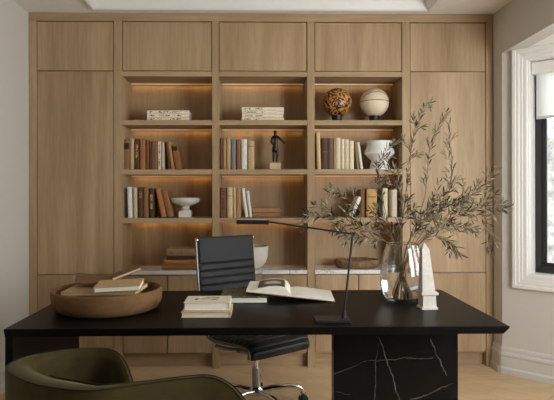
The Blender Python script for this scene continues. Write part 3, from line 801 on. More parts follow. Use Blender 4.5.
# layers in the bowl, bottom up
loose('old_book', 'tan worn booklet flat at the bottom of the wooden bowl, poking out on the left', (.25, .18, .030), (cx - .06, cy - .02, zi + .002), (0, 0, radians(14)), (150, 120, 84), 'page_old')
loose('old_book', 'worn grey-tan booklet flat at the bottom right of the wooden bowl', (.18, .14, .030), (cx + .125, cy + .06, zi + .002), (0, 0, radians(-22)), (138, 108, 74), 'page')
loose('old_book', 'frayed beige booklet lying across the wooden bowl under the pale book', (.37, .19, .018), (cx - .008, cy - .015, zi + .064), (radians(3), radians(-1.5), radians(-6)), (168, 136, 96), 'page_old')
loose('old_book', 'brown booklet slipped under the pale book in the wooden bowl', (.20, .15, .014), (cx + .05, cy + .02, zi + .079), (0, radians(2), radians(-14)), (122, 90, 58), 'page_old')
loose('old_book', 'pale cream closed book on top of the pile in the wooden bowl', (.215, .16, .024), (cx + .07, cy - .045, zi + .086), (radians(4), radians(-2), radians(5)), (184, 152, 108), 'page_white')
loose('old_book', 'worn brown book lying high at the back left of the wooden bowl', (.21, .13, .009), (cx - .07, cy + .07, zi + .106), (radians(9), radians(7), radians(14)), (104, 72, 44), 'page_tan')
r_ = thing('old_book', 'thin brown book tilted up to the right out of the wooden bowl', 'book', (cx + .005, cy + .10, zi + .108), (0, radians(-20), radians(12)), 'old books in the wooden bowl')
c = bm_(); box(c, (0, -.08, 0), (.145, .08, .003), .001); box(c, (0, -.08, .013), (.145, .08, .016), .001); obj('cover', c, cloth((112, 78, 46)), r_)
obj('pages', bx((.001, -.078, .003), (.142, .077, .013)), M['page_old'], r_)

# two closed books at the front of the desk
def desk_book(label, px0, px1, pyf, zb_, depth, t, cover, rz, group, pages='page_white', extra=None):
    A = G(px0, pyf, zb_); B = G(px1, pyf, zb_); L = (B - A).length
    r2 = thing('closed_book', label, 'book', ((A.x + B.x) / 2, (A.y + B.y) / 2 + depth / 2, zb_), (0, 0, rz), group)
    b = .003; c = bm_()
    box(c, (-L / 2, -depth / 2, 0), (L / 2, depth / 2, b), .001); box(c, (-L / 2, -depth / 2, t - b), (L / 2, depth / 2, t), .001)
    box(c, (L / 2 - b, -depth / 2, b * .9), (L / 2, depth / 2, t - b * .9))
    obj('cover', c, cloth(cover, .6), r2)
    obj('pages', bx((-L / 2 + .005, -depth / 2 + .005, b), (L / 2 - b, depth / 2 - .005, t - b)), M[pages], r2)
    return r2, L
zb1 = DZ + .0006
b1, L1 = desk_book('beige hardback on the desk beneath the white sketch-covered book', 180.6, 230.6, 318.0, zb1, .20, .026, (190, 168, 134), 0, 'pair of books on the desk front', 'page')
b2, L2 = desk_book('white hardback with a line drawing on its cover, on the desk front', 183.4, 229.4, 310.4, zb1 + .0265, .175, .036, (226, 216, 196), 0, 'pair of books on the desk front')
g = bm_()
for pts in ([(-.05, -.015), (-.062, -.002), (-.055, .012), (-.035, .004), (-.02, .0), (0, .006), (.02, .002), (.035, .014), (.05, .03), (.04, .045), (.02, .04)], [(-.03, .02), (-.01, .034), (.01, .05), (.02, .055)], [(.02, -.02), (.04, -.012), (.045, 0)]):
    tube(g, catmull([(x, y, .0362) for x, y in pts], 5), .0012, 5)
obj('cover_drawing', g, cloth((52, 48, 44)), b2)
g = bm_(); tube(g, catmull([(-.062, -.008, .0364), (-.055, -.012, .0364), (-.05, -.004, .0364)], 5), .003, 6); obj('cover_blot', g, cloth((36, 32, 30)), b2)

# dark patterned book under the open one
m_dark = NT('dark_patterned_cover'); v = m_dark.coords((1, 1, 1)); f = m_dark.noise(v, 55, 4, .7)
m_dark.l(m_dark.ramp(f, [(.40, srgb(52, 46, 36)), (.52, srgb(86, 78, 60)), (.6, srgb(140, 128, 104))]), m_dark.b.inputs['Base Color']); m_dark.b.inputs['Roughness'].default_value = .5
A = G(219.5, 303.6, DZ); B = G(266.0, 303.6, DZ); Ld = B.x - A.x; dd = .30; td = .030
r_ = thing('patterned_book', 'thick dark patterned book lying under the open book', 'book', (A.x + Ld * .53, A.y + dd / 2, zb1), (0, 0, 0))
w2 = Ld * 1.0 / 2
c = bm_(); box(c, (-Ld * .53, -dd / 2, 0), (w2, dd / 2, .003), .001); box(c, (-Ld * .53, -dd / 2, td - .003), (w2, dd / 2, td), .001); box(c, (-Ld * .53, -dd / 2, 0), (-Ld * .53 + .003, dd / 2, td))
obj('cover', c, m_dark.m, r_); obj('pages', bx((-Ld * .53 + .003, -dd / 2 + .005, .003), (w2 - .004, dd / 2 - .005, td - .003)), M['page_white'], r_)

# the open book
pc = G(291.5, 302.0, DZ)
OY = pc.y + .150
M['photo'] = NT('black_and_white_photo').m
def m_photo():
    t = NT('black_and_white_photo'); tc = t.n('ShaderNodeTexCoord'); sep = t.n('ShaderNodeSeparateXYZ'); t.l(tc.outputs['Generated'], sep.inputs[0])
    x = t.math('MULTIPLY', t.math('SUBTRACT', sep.outputs[0], .52), 2.4); y = t.math('MULTIPLY', t.math('SUBTRACT', sep.outputs[1], .5), 3.4)
    r2 = t.math('ADD', t.math('MULTIPLY', x, x), t.math('MULTIPLY', y, y))
    nz = t.noise(tc.outputs['Generated'], 9, 5, .65)
    m_ = t.math('ADD', r2, t.math('MULTIPLY', t.math('SUBTRACT', nz, .5), 1.2))
    t.l(t.ramp(m_, [(.35, srgb(206, 202, 192)), (.62, srgb(150, 144, 134)), (.75, srgb(48, 44, 40)), (1.0, srgb(78, 70, 60))]), t.b.inputs['Base Color'])
    t.b.inputs['Roughness'].default_value = .4; return t.m
M['photo'] = m_photo()
bk, sheet = open_booklet('open_book', 'large open art book with a photograph on its left page', (pc.x, OY, zb1 + .0245), (0, radians(6), radians(-3)), .232, .29, (.036, .010), .020, (150, 128, 92), 'page_white', None)
n = 12; g = bm_(); rowv = []
for i in range(n + 1):
    u = .14 + .62 * i / n; x = -u * .232; z = .036 * (1 - .62 * u) + .020 * sin(pi * min(1, u * 1.15 + .05)) * (1 - u * .35) - .036 * .75 * math.exp(-u * 16) + .0009
    rowv.append((g.verts.new((x, -.115, z)), g.verts.new((x, .12, z)), g.verts.new((x, -.115, z - .0006)), g.verts.new((x, .12, z - .0006))))
for a, b in zip(rowv, rowv[1:]):
    g.faces.new((a[0], b[0], b[1], a[1])); g.faces.new((a[2], a[3], b[3], b[2])); g.faces.new((a[0], a[2], b[2], b[0])); g.faces.new((a[1], b[1], b[3], a[3]))
for a in (rowv[0], rowv[-1]): g.faces.new((a[0], a[1], a[3], a[2]))
obj('photograph', g, M['photo'], bk, smooth=40, label='black and white photograph printed on the left page')

# desk lamp
A = G(315.4, 323.6, DZ); B = G(351.0, 323.6, DZ); Ll = B.x - A.x
lp = thing('desk_lamp', 'slim black metal desk lamp with a horizontal bar head on a flat base', 'lamp', ((A.x + B.x) / 2, A.y + .045, DZ + .0006))
Yl = A.y + .055
obj('base', bx((A.x, A.y, DZ + .0006), (B.x, A.y + .105, DZ + .013), .002), M['black'], lp, world=True)
p0 = U(343.3, 318, Yl); p0.z = DZ + .013; p1 = U(352.8, 234, Yl); p2 = U(269, 221.8, Yl); p3 = U(236.4, 221.4, Yl); 
obj('stem', tube(bm_(), [p0, p1], .0052, 10), M['black'], lp, world=True, smooth=40)
obj('collar', tube(bm_(), [p0 + Vector((0, 0, -.001)), p0 + Vector((.002, 0, .03))], .0105, 14), M['black'], lp, world=True, smooth=40)
obj('joint', tube(bm_(), [p1 + Vector((0, -.010, 0)), p1 + Vector((0, .010, 0))], .0095, 16), M['black'], lp, world=True, smooth=40)
obj('arm', tube(bm_(), [p1, p2], .0042, 10), M['black'], lp, world=True, smooth=40)
dirv = (p3 - p2).normalized(); ang = atan2(dirv.z, dirv.x)
hl = (p3 - p2).length
hm = Matrix.Translation(p2) @ Matrix.Rotation(-ang, 4, 'Y')
obj('lamp_head', bx((0, -.016, -.008), (hl, .016, .0115), .003, hm), M['black'], lp, world=True)
obj('diffuser', bx((.01, -.012, -.0095), (hl - .01, .012, -.0075), 0, hm), plain('unlit_diffuser', (.5, .49, .46), .5), lp, world=True)

# glass vase with water
Yv = G(402, 302.6, DZ).y + .085
vx = U(402.2, 193, Yv).x; kv = (Yv - CAM_Y) / FPX * 1.002
vz0 = DZ + .0006
t = NT('clear_glass'); t.b.inputs['Base Color'].default_value = (.97, .98, .975, 1); t.b.inputs['Roughness'].default_value = 0.0
t.b.inputs['Transmission Weight'].default_value = 1; t.b.inputs['IOR'].default_value = 1.47
ns = t.noise(t.coords((1, 1, 1)), 9, 2); t.bump(ns, .02, .002)
M['glass'] = t.m
t = NT('water'); t.b.inputs['Base Color'].default_value = (.98, .99, .985, 1); t.b.inputs['Roughness'].default_value = 0
t.b.inputs['Transmission Weight'].default_value = 1; t.b.inputs['IOR'].default_value = 1.33
ns = t.noise(t.coords((1, 1, 1)), 30, 2); t.bump(ns, .01, .001); M['water'] = t.m
gv = thing('glass_vase', 'clear glass vase of water holding the olive branches', 'vase', (vx, Yv, vz0))
sp = [(11, .0), (16.5, 1.0), (20.3, 6), (21.8, 14), (22.0, 23), (21.0, 34), (19.0, 44), (16.8, 52), (15.6, 56)]
prof_o = catmull([Vector((a, b, 0)) for a, b in sp], 4)
W = 1.0
outer = [(p.x * kv, p.y * kv) for p in prof_o]
inner = [((p.x - W) * kv, max(p.y, 2.2) * kv) for p in prof_o if p.y > 2.0]
obj('vessel', lathe(bm_(), [(0, 0)] + outer + [((15.6 - .5) * kv, 56.4 * kv)] + inner[::-1] + [(0, 2.2 * kv)], 72), M['glass'], gv, smooth=True)
wl = 29.0
wat = [((p.x - W - .12) * kv, max(p.y, 2.4) * kv) for p in prof_o if 2.0 < p.y < wl]
obj('water', lathe(bm_(), [(0, 2.4 * kv)] + wat + [(wat[-1][0], wl * kv), (0, wl * kv)], 64), M['water'], gv, smooth=40)

# marble obelisk
Yo = G(427.5, 310.0, DZ).y + .04
ko = (Yo - CAM_Y) / FPX; ox = U(427.0, 193, Yo).x
ob_ = thing('obelisk', 'small white marble obelisk on the desk beside the glass vase', 'obelisk', (ox, Yo, DZ + .0006), (0, 0, radians(4)))
def frus(bm, levels):
    rings = []
    for lv_ in levels: rings.append([bm.verts.new((sx * lv_[1] + (lv_[2] if len(lv_) > 2 else 0), sy * lv_[1], lv_[0])) for sx, sy in ((-1, -1), (1, -1), (1, 1), (-1, 1))])
    for a, b in zip(rings, rings[1:]):
        for i in range(4): bm.faces.new((a[i], a[(i + 1) % 4], b[(i + 1) % 4], b[i]))
    bm.faces.new(rings[0][::-1]); bm.faces.new(rings[-1]); return bm
obj('plinth', frus(bm_(), [(h * ko, w * ko) for h, w in ((0, 8.1), (1.8, 8.1), (2.4, 7.2), (3.2, 6.9), (13.6, 6.5))]), M['marble_ob'], ob_)
obj('moulding', frus(bm_(), [(h * ko, w * ko) for h, w in ((13.6, 7.0), (14.6, 8.6), (16.6, 8.6), (17.8, 7.2))]), M['marble_ob'], ob_)
obj('shaft', frus(bm_(), [(h * ko, w * ko, x * ko) for h, w, x in ((17.8, 6.5, -.6), (59.5, 3.7, -2.8), (66.0, .25, -3.1))]), M['marble_ob'], ob_)

# ------------------------------------------------------------------ olive branches
def m_leaf():
    t = NT('olive_leaf'); gm = t.n('ShaderNodeNewGeometry'); v = t.coords((1, 1, 1)); f = t.noise(v, 22, 2)
    top = t.ramp(f, [(.3, srgb(34, 31, 19)), (.5, srgb(52, 48, 29)), (.7, srgb(76, 70, 46))])
    und = t.ramp(f, [(.3, srgb(90, 82, 60)), (.7, srgb(150, 140, 112))])
    t.l(t.mix(gm.outputs['Backfacing'], top, und), t.b.inputs['Base Color'])
    t.b.inputs['Roughness'].default_value = .5; t.b.inputs['Specular IOR Level'].default_value = .25; return t.m
M['leaf'] = m_leaf()
M['bark'] = plain('olive_bark', srgb(112, 90, 62), .8, var=.25, scale=60)
def add_leaf(bm, p, d, up, L, W_):
    d = d.normalized(); s = d.cross(up)
    if s.length < 1e-3: s = d.cross(Vector((1, .3, .2)))
    s.normalize(); nrm = s.cross(d)
    st = p + d * L * .08; segs = [(.0, .12), (.25, .8), (.55, 1.0), (.82, .6), (1.0, .06)]
    rows = []
    for u, w in segs:
        c = st + d * L * u + nrm * (-.10 * L * u * u)
        rows.append((bm.verts.new(c - s * W_ * w + nrm * W_ * w * .35), bm.verts.new(c), bm.verts.new(c + s * W_ * w + nrm * W_ * w * .35)))
    for a, b in zip(rows, rows[1:]):
        bm.faces.new((a[0], a[1], b[1], b[0])); bm.faces.new((a[1], a[2], b[2], b[1]))
def dirjit(rn, a=1.0): return Vector((rn.uniform(-a, a), rn.uniform(-a, a), rn.uniform(-a, a)))
leafcount = [0]
def leafy(bmf, bms, pts, rn, r0, r1, start, dens, LL, out=.75):
    """a stem with opposite pairs of leaves; from parameter start"""
    n_ = len(pts); tube(bms, pts, [r0 + (r1 - r0) * i / (n_ - 1) for i in range(n_)], 6)
    acc = 0; flip = rn.random() * pi
    for i in range(1, n_):
        seg = pts[i] - pts[i - 1]; u = i / (n_ - 1)
        acc += seg.length * dens
        while u >= start and acc >= 1:
            acc -= 1; t_ = seg.normalized(); flip += 1.9
            a = t_.cross(Vector((sin(flip), cos(flip), .3))).normalized()
            for sg in (-1, 1):
                if rn.random() < .14: continue
                d = t_ * rn.uniform(.6, 1.1) + a * sg * out + dirjit(rn, .25)
                add_leaf(bmf, pts[i] + dirjit(rn, .002), d, (a.cross(t_) * .6 + dirjit(rn, 1.0)), LL * rn.uniform(.75, 1.25), LL * rn.uniform(.066, .098)); leafcount[0] += 1
        if u < start: acc = 0
    add_leaf(bmf, pts[-1], pts[-1] - pts[-2], Vector((rn.uniform(-1, 1), rn.uniform(-1, 1), 1)), LL * .9, LL * .1)
def olive(label, path, seed, twigs=7, LL=.05, tw=(.05, .12), start=.45, dens=75, droop=0.0, r0=.0025, out=.7):
    """path: (px, py, depth offset) from the vase foot to the tip"""
    rn = random.Random(seed)
    pts = catmull([U(px, py, Yv + dy) for px, py, dy in path], 9)
    root = thing('olive_branch', label, 'branch', pts[0], group='olive branches in the glass vase')
    f = bm_(); s = bm_(); leafy(f, s, pts, rn, r0, .0009, start, dens, LL, out)
    n_ = len(pts)
    for k_ in range(twigs):
        u = start + (.93 - start) * (k_ + rn.random() * .7) / twigs; i = min(n_ - 2, int(u * (n_ - 1)))
        t_ = (pts[i + 1] - pts[i]).normalized(); a = t_.cross(dirjit(rn)).normalized()
        L = rn.uniform(*tw); d = (t_ * .8 + a * rn.uniform(.5, 1.0)).normalized(); p = pts[i].copy(); tp = [p.copy()]
        for j in range(6):
            d = (d + dirjit(rn, .16) + Vector((0, 0, -droop))).normalized(); p = p + d * L / 6; tp.append(p.copy())
        leafy(f, s, tp, rn, .0013, .0006, .12, dens * 1.15, LL * .92, out)
    obj('stem', s, M['bark'], root, world=True, smooth=True); fo = obj('foliage', f, M['leaf'], root, world=True, smooth=True)
    return root
FO = [(392, 297), (395, 296), (398, 297), (402, 296), (405, 297), (408, 296)]
olive('olive branch sweeping far left, over the desk lamp arm', [(409, 296, .01), (398, 262, 0), (390, 246, 0), (372, 232, -.03), (345, 222, -.05), (318, 216, -.06), (303, 218, -.06)], 11, 11, .047, (.05, .11), .5, 80)
olive('olive branch rising left to a small sprig before the lower shelf books', [(407, 297, .02), (399, 262, .02), (392, 240, .03), (372, 220, .05), (352, 203, .06), (340, 193, .06), (329, 190, .06)], 12, 6, .042, (.04, .08), .58, 70)
olive('tall upright olive branch, the highest in the vase', [(398, 297, -.02), (402, 262, 0), (400, 235, .02), (405, 200, .03), (409, 165, .04), (414, 135, .04), (420, 119, .04), (426, 108, .04), (431, 102, .03)], 13, 8, .040, (.035, .08), .42, 75, .05, out=.42)
olive('tall olive branch just right of the highest one', [(401, 297, .03), (404, 260, .01), (412, 232, 0), (424, 200, .02), (427, 175, .03), (430, 150, .03), (438, 128, .03), (446, 113, .03)], 14, 5, .040, (.03, .07), .5, 65, out=.42)
olive('slim olive branch rising toward the pale cupboard door', [(396, 296, .0), (405, 261, -.01), (420, 236, -.01), (440, 208, 0), (450, 188, .01), (452, 160, .02), (449, 140, .02), (450, 124, .02)], 15, 5, .040, (.03, .07), .5, 60, out=.42)
olive('olive branch reaching far right toward the window', [(395, 297, .02), (406, 262, -.02), (420, 240, -.03), (446, 220, -.05), (472, 211, -.06), (490, 207, -.06), (506, 209, -.06)], 16, 9, .044, (.05, .10), .45, 70, .04)
olive('olive branch lifting right in front of the cupboard edge', [(396, 297, .03), (406, 263, .02), (424, 238, .04), (448, 214, .06), (468, 198, .07), (484, 186, .07), (494, 170, .07)], 17, 7, .042, (.04, .09), .45, 70)
olive('olive branch drooping right in front of the cupboard edge', [(397, 296, 0), (408, 260, -.04), (428, 236, -.05), (455, 216, -.07), (478, 216, -.08), (489, 232, -.08), (491, 250, -.08)], 18, 7, .042, (.04, .08), .5, 65, .10)
olive('short olive branch hanging low over the obelisk', [(394, 296, -.03), (408, 258, -.05), (424, 240, -.07), (440, 236, -.08), (452, 243, -.08), (459, 254, -.08)], 19, 5, .042, (.04, .08), .5, 65, .06)
olive('olive branch curling up left before the white vase', [(410, 297, .03), (398, 258, .03), (391, 232, .05), (384, 206, .07), (378, 180, .08), (380, 162, .08), (389, 148, .08), (396, 141, .07)], 20, 8, .042, (.04, .08), .42, 75, .02)
olive('bushy olive branch in the middle of the bunch', [(404, 297, -.01), (402, 258, -.02), (401, 230, -.02), (404, 205, -.03), (398, 185, -.02), (394, 168, -.02)], 21, 11, .044, (.05, .10), .4, 80, .03)
olive('bushy olive branch leaning right behind the others', [(399, 296, .04), (403, 258, .05), (414, 230, .08), (428, 208, .10), (444, 192, .11), (456, 180, .11)], 22, 9, .042, (.05, .10), .4, 70, .03)
olive('low olive branch spreading left above the lamp joint', [(408, 296, -.02), (399, 260, -.03), (388, 243, -.05), (370, 238, -.08), (352, 236, -.1), (338, 231, -.1)], 23, 8, .042, (.04, .09), .45, 75, .03)

olive('olive branch crowding the centre, leaning toward the obelisk side', [(401, 297, -.03), (404, 258, -.04), (412, 236, -.06), (424, 222, -.08), (438, 214, -.09), (446, 204, -.09)], 24, 10, .042, (.05, .10), .36, 78, .03)
olive('olive branch behind the others, arching right below the slim one', [(404, 296, .05), (406, 260, .07), (420, 228, .10), (440, 206, .13), (458, 200, .14), (470, 192, .14)], 25, 9, .042, (.05, .10), .4, 74, .03)
olive('short bushy olive branch just above the vase mouth on the left', [(406, 296, .04), (400, 258, .05), (392, 236, .08), (384, 220, .10), (376, 208, .10)], 26, 9, .042, (.05, .09), .38, 78, .03)
olive('olive branch spreading right at mid height in front of the oak door', [(393, 297, .0), (405, 262, .03), (420, 244, .04), (440, 230, .05), (460, 226, .06), (476, 228, .06)], 27, 8, .042, (.04, .09), .42, 74, .03)

# ------------------------------------------------------------------ office chair
oc = thing('office_chair', 'black ribbed office chair with chrome base behind the desk', 'chair', (-.02, -.80, 0), (0, 0, radians(37.5)))
HW = .218
def ribbed(name, prof, label=None):
    """padded sling along prof (y,z, rib amount); ribs run across"""
    P_s = catmull([Vector((0, y, z)) for y, z in prof], 32)
    acc = 0; bm = bm_(); rows = []; T = .016 if name == 'backrest' else .027
    Ltot = sum((b - a).length for a, b in zip(P_s, P_s[1:]))
    for i, p in enumerate(P_s):
        if i: acc += (p - P_s[i - 1]).length
        tn = (P_s[min(i + 1, len(P_s) - 1)] - P_s[max(i - 1, 0)]).normalized(); nr = Vector((0, -tn.z, tn.y))
        if nr.z < 0 and abs(nr.z) > abs(nr.y): nr = -nr
        if nr.y > 0 and abs(nr.y) > abs(nr.z): nr = -nr
        per = .046; flat_top = (name == 'backrest' and Ltot - acc < .135)
        ph = (Ltot - .150 - acc) / per if name == 'backrest' else acc / per
        rib = 0 if flat_top else -.0145 * math.exp(-((ph - round(ph)) * per / .0048) ** 2)
        o1 = p + nr * (T + rib); o2 = p - nr * (T + rib) * .6
        row = []
        for x, off in ((-HW, .25), (-HW + .012, .8), (-HW + .05, 1), (HW - .05, 1), (HW - .012, .8), (HW, .25)):
            c0 = (o1 + o2) / 2; row.append(bm.verts.new(Vector((x, 0, 0)) + c0 + (o1 - c0) * off))
        for x, off in ((HW, .25), (HW - .012, .8), (-HW + .012, .8), (-HW, .25)):
            c0 = (o1 + o2) / 2; row.append(bm.verts.new(Vector((x, 0, 0)) + c0 + (o2 - c0) * off))
        rows.append(row)
    for a, b in zip(rows, rows[1:]):
        for k_ in range(len(a)): bm.faces.new((a[k_], a[(k_ + 1) % len(a)], b[(k_ + 1) % len(a)], b[k_]))
    bm.faces.new(rows[0][::-1]); bm.faces.new(rows[-1])
    return obj(name, bm, M['leather'] if name == 'seat' else M['net'], oc, smooth=60, label=label)
seatp = [(-.235, .385), (-.238, .42), (-.21, .449), (-.12, .452), (0, .44), (.12, .432), (.19, .44)]
backp = [(.20, .452), (.245, .50), (.276, .60), (.295, .72), (.312, .86), (.328, 1.018)]
ribbed('seat', seatp); ribbed('backrest', backp)
whole = catmull([Vector((0, y, z)) for y, z in seatp + backp], 8)
for sx in (-1, 1):
    bm = bm_(); rows = []
    for i, p in enumerate(whole):
        tn = (whole[min(i + 1, len(whole) - 1)] - whole[max(i - 1, 0)]).normalized(); nr = Vector((0, -tn.z, tn.y)); c0 = p - nr * .010 + Vector((sx * (HW + .006), 0, 0))
        rows.append([bm.verts.new(c0 + Vector((sx * a, 0, 0)) + nr * b) for a, b in ((-.004, -.009), (.002, -.008), (.002, .008), (-.004, .009))])
    for a, b in zip(rows, rows[1:]):
        for k_ in range(4): bm.faces.new((a[k_], a[(k_ + 1) % 4], b[(k_ + 1) % 4], b[k_]))
    bm.faces.new(rows[0][::-1]); bm.faces.new(rows[-1])
    obj('side_frame', bm, M['rail'], oc, smooth=50, label='grey aluminium side rail')
obj('top_roll', tube(bm_(), [(-HW + .002, .330, 1.022), (HW - .002, .330, 1.022)], .015, 16), M['net'], oc, smooth=40)
for sx in (-1, 1):
    obj('end_cap', tube(bm_(), [(sx * (HW - .002), .330, 1.022), (sx * (HW + .008), .330, 1.022)], .0125, 16), M['chrome'], oc, smooth=40)
for yy, zz in ((-.12, .415), (.12, .395)):
    obj('stretcher', tube(bm_(), catmull([(-HW, yy, zz), (-HW * .6, yy * .7, zz - .03), (0, yy * .5, zz - .045), (HW * .6, yy * .7, zz - .03), (HW, yy, zz)], 6), .011, 10), M['rail'], oc, smooth=True)
obj('tilt_mechanism', bx((-.06, -.09, .335), (.06, .09, .385), .012), M['black'], oc)
g = tube(bm_(), [(.05, -.01, .362), (.20, -.03, .365)], .005, 8); tube(g, [(.20, -.03, .365), (.225, -.033, .364)], .009, 8); obj('tilt_lever', g, M['black'], oc, smooth=40)
obj('gas_column', tube(bm_(), [(0, 0, .24), (0, 0, .337)], .014, 16), M['chrome'], oc, smooth=40)
obj('column_sleeve', tube(bm_(), [(0, 0, .09), (0, 0, .25)], .025, 20), M['steel'], oc, smooth=40)
obj('hub', lathe(bm_(), [(0, .075), (.035, .075), (.042, .09), (.040, .12), (.03, .135), (0, .135)], 24), M['chrome'], oc, smooth=40)
for i in range(5):
    a = radians(-37.5 + 14 + 72 * i)
    R = Matrix.Rotation(a, 4, 'Z')
    bm = bm_(); rows = []
    lp_ = [(.03, .105, .024, .021), (.10, .118, .022, .017), (.20, .119, .019, .014), (.27, .110, .017, .013), (.298, .090, .015, .013), (.305, .066, .013, .013)]
    for i2, (x, z, w, h_) in enumerate(lp_):
        nx = lp_[min(i2 + 1, 5)]; pv = lp_[max(i2 - 1, 0)]; tn = Vector((nx[0] - pv[0], 0, nx[1] - pv[1])).normalized(); nr = Vector((-tn.z, 0, tn.x))
        rows.append([bm.verts.new(R @ (Vector((x, 0, z)) + Vector((0, w * cos(q_), 0)) + nr * h_ * sin(q_))) for q_ in [2 * pi * k_ / 10 for k_ in range(10)]])
    for aa, bb in zip(rows, rows[1:]):
        for k_ in range(10): bm.faces.new((aa[k_], aa[(k_ + 1) % 10], bb[(k_ + 1) % 10], bb[k_]))
    bm.faces.new(rows[0][::-1]); bm.faces.new(rows[-1])
    lgo = obj('base_leg', bm, M['chrome'], oc, smooth=60)
    g = bm_()
    for sy in (-1, 1):
        m4 = R @ Matrix.Translation((.305, sy * .013, .0285)) @ Matrix.Rotation(radians(90), 4, 'X')
        w_ = lathe(bm_(), [(0, -.008), (.022, -.008), (.028, -.004), (.028, .004), (.022, .008), (0, .008)], 24); w_.transform(m4)
        tmp = bpy.data.meshes.new('t'); w_.to_mesh(tmp); w_.free(); g.from_mesh(tmp); bpy.data.meshes.remove(tmp)
    obj('caster', g, M['rubber'], lgo, smooth=40)
    g = bx((.285, -.006, .03), (.325, .006, .07), .004); g.transform(R); obj('caster_bracket', g, M['chrome'], lgo)

# ------------------------------------------------------------------ green tub chair
ZR = .70
rim = [G(x_, y_, ZR) for x_, y_ in ((137.5, 356), (120, 349.4), (100, 347.0), (77.6, 347.9), (54, 350.4), (27, 355.0), (11.5, 360.6), (4.6, 366.5), (8, 372.2), (19, 378.4), (36, 384.2), (59.5, 388.2), (79.4, 390), (103, 389.2), (150, 382.5), (200, 376.6), (232, 376.0), (247, 377.0))]
for p in rim: p.z = 0
P_o = catmull(rim, 8)
cl = [0]
for a, b in zip(P_o, P_o[1:]): cl.append(cl[-1] + (b - a).length)
LT = cl[-1]
cen = Vector((sum(p.x for p in P_o) / len(P_o), sum(p.y for p in P_o) / len(P_o), 0))
tc_ = thing('tub_chair', 'olive green velvet tub chair in the front corner, facing the desk', 'armchair', (cen.x, cen.y, 0))
outer_top, inner_top, sections, inners = [], [], [], []
def smooth01(x): x = max(0, min(1, x)); return x * x * (3 - 2 * x)
for i, p in enumerate(P_o):
    tn = (P_o[min(i + 1, len(P_o) - 1)] - P_o[max(i - 1, 0)]).normalized(); nin = Vector((-tn.y, tn.x, 0))
    if nin.dot(cen - p) < 0 and .2 < cl[i] / LT < .8: nin = -nin
    e = min(cl[i], LT - cl[i])
    th_ = .032 + .058 * smooth01((e - .30) / .36)
    rad = .21 if cl[i] < LT / 2 else .16
    drop = 0 if e > rad else (rad - sqrt(max(0, rad * rad - (rad - e) ** 2)))
    z = ZR - drop
    taper = lambda zz: -(ZR - zz) * .06
    sec = [(taper(.12) * -1 + .0, .10), (.008, .40), (.001, z - .10 if z > .5 else z - .06), (0, z - .018), (.004, z - .005), (.018, z), (th_ * .5, z + .002), (th_ - .012, z - .005), (th_ - .002, z - .016), (th_ + .001, z - .036), (th_ + .004, z - .12), (th_ + .01, .40), (th_ + .012, .30)]
    sections.append([p + nin * a + Vector((0, 0, max(b, .1))) for a, b in sec])
    outer_top.append(p + nin * .004 + Vector((0, 0, z - .003))); inner_top.append(p + nin * (th_ - .004) + Vector((0, 0, z - .003)))
    inners.append(p + nin * (th_ + .012))
bm = bm_(); rows = [[bm.verts.new(c) for c in s_] for s_ in sections]
for a, b in zip(rows, rows[1:]):
    for k_ in range(len(a) - 1): bm.faces.new((a[k_], a[k_ + 1], b[k_ + 1], b[k_]))
    bm.faces.new((a[-1], a[0], b[0], b[-1]))
bm.faces.new(rows[0]); bm.faces.new(rows[-1][::-1])
obj('shell', bm, M['velvet'], tc_, world=True, smooth=50)
for pts in (outer_top, inner_top[int(len(inner_top) * .56):]):
    obj('piping', tube(bm_(), pts, .0026, 8), M['piping'], tc_, world=True, smooth=True)
front = inners[0].lerp(inners[-1], .5)
fdir = (front - cen).normalized()
poly = [p.copy() for p in inners]; poly += catmull([inners[-1], front + fdir * .05, inners[0]], 6)[1:-1]
bm = bm_(); lv = []
cp = sum(poly, Vector()) / len(poly)
for z, s_ in ((.30, .985), (.315, .995), (.40, .995), (.43, .97), (.44, .9), (.445, .5)):
    lv.append([bm.verts.new(cp + (p - cp) * s_ + Vector((0, 0, z))) for p in poly])
for a, b in zip(lv, lv[1:]):
    for k_ in range(len(a)): bm.faces.new((a[k_], a[(k_ + 1) % len(a)], b[(k_ + 1) % len(a)], b[k_]))
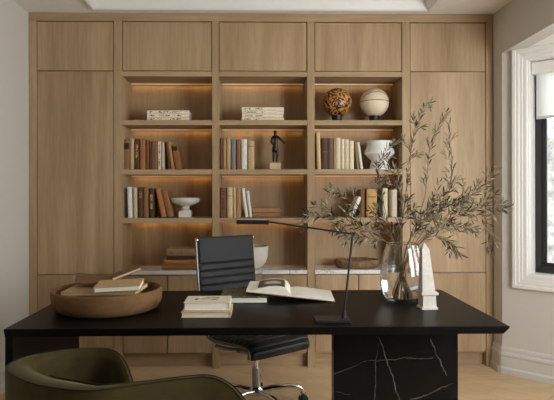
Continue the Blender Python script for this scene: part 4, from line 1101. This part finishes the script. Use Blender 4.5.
bm.faces.new(lv[0][::-1]); bm.faces.new(lv[-1])
obj('seat_cushion', bm, M['velvet'], tc_, world=True, smooth=50)
g = lathe(bm_(), [(0, 0), (.20, 0), (.20, .02), (.03, .035), (.03, .298), (0, .298)], 40); g.transform(Matrix.Translation((cp.x, cp.y, .0005)))
obj('swivel_base', g, M['black'], tc_, world=True, smooth=40)

# ------------------------------------------------------------------ light, sky, camera
w = bpy.data.worlds.new('overcast'); scene.world = w; w.use_nodes = True
bg = w.node_tree.nodes['Background']; bg.inputs[0].default_value = (.95, .98, 1.0, 1); bg.inputs[1].default_value = 5.5
def area(name, loc, target, sx, sy, e, col=(.97, .985, 1), spread=180):
    ld = bpy.data.lights.new(name, 'AREA'); ld.shape = 'RECTANGLE'; ld.size = sx; ld.size_y = sy; ld.energy = e; ld.color = col; ld.spread = radians(spread)
    o = bpy.data.objects.new(name, ld); COL.objects.link(o); o.location = loc
    o.rotation_euler = (Vector(target) - Vector(loc)).to_track_quat('-Z', 'Y').to_euler(); return o
for nm, mt, L, e in (('daylight', MB1, BL, 8), ('daylight', MB2, 1.5, 18), ('daylight', MB3, BL, 76)):
    c = mt @ Vector((L / 2, .20, 1.5)); t_ = mt @ Vector((L / 2, -1, 1.45))
    if nm and mt is MB1: continue
    if mt is MB3: t_ = Vector((1.2, .2, 1.75))
    area(nm, c, t_, 1.05, 1.4, e)

cam = bpy.data.cameras.new('camera'); co = bpy.data.objects.new('camera', cam); COL.objects.link(co)
co.location = (0, CAM_Y, CAM_H); co.rotation_euler = (Matrix.Rotation(-TH, 3, 'Z') @ Matrix.Rotation(radians(90), 3, 'X') @ Matrix.Rotation(-ROLL, 3, 'Z')).to_euler()
cam.sensor_width = 36; cam.lens = FPX / 554 * 36; cam.shift_y = -7 / 554; cam.shift_x = (277 - CX) / 554
cam.clip_start = .05; cam.clip_end = 200
scene.camera = co
vs_ = scene.view_settings; vs_.view_transform = 'Standard'; vs_.look = 'None'; vs_.exposure = 0.0; vs_.gamma = 1.0; vs_.use_curve_mapping = False
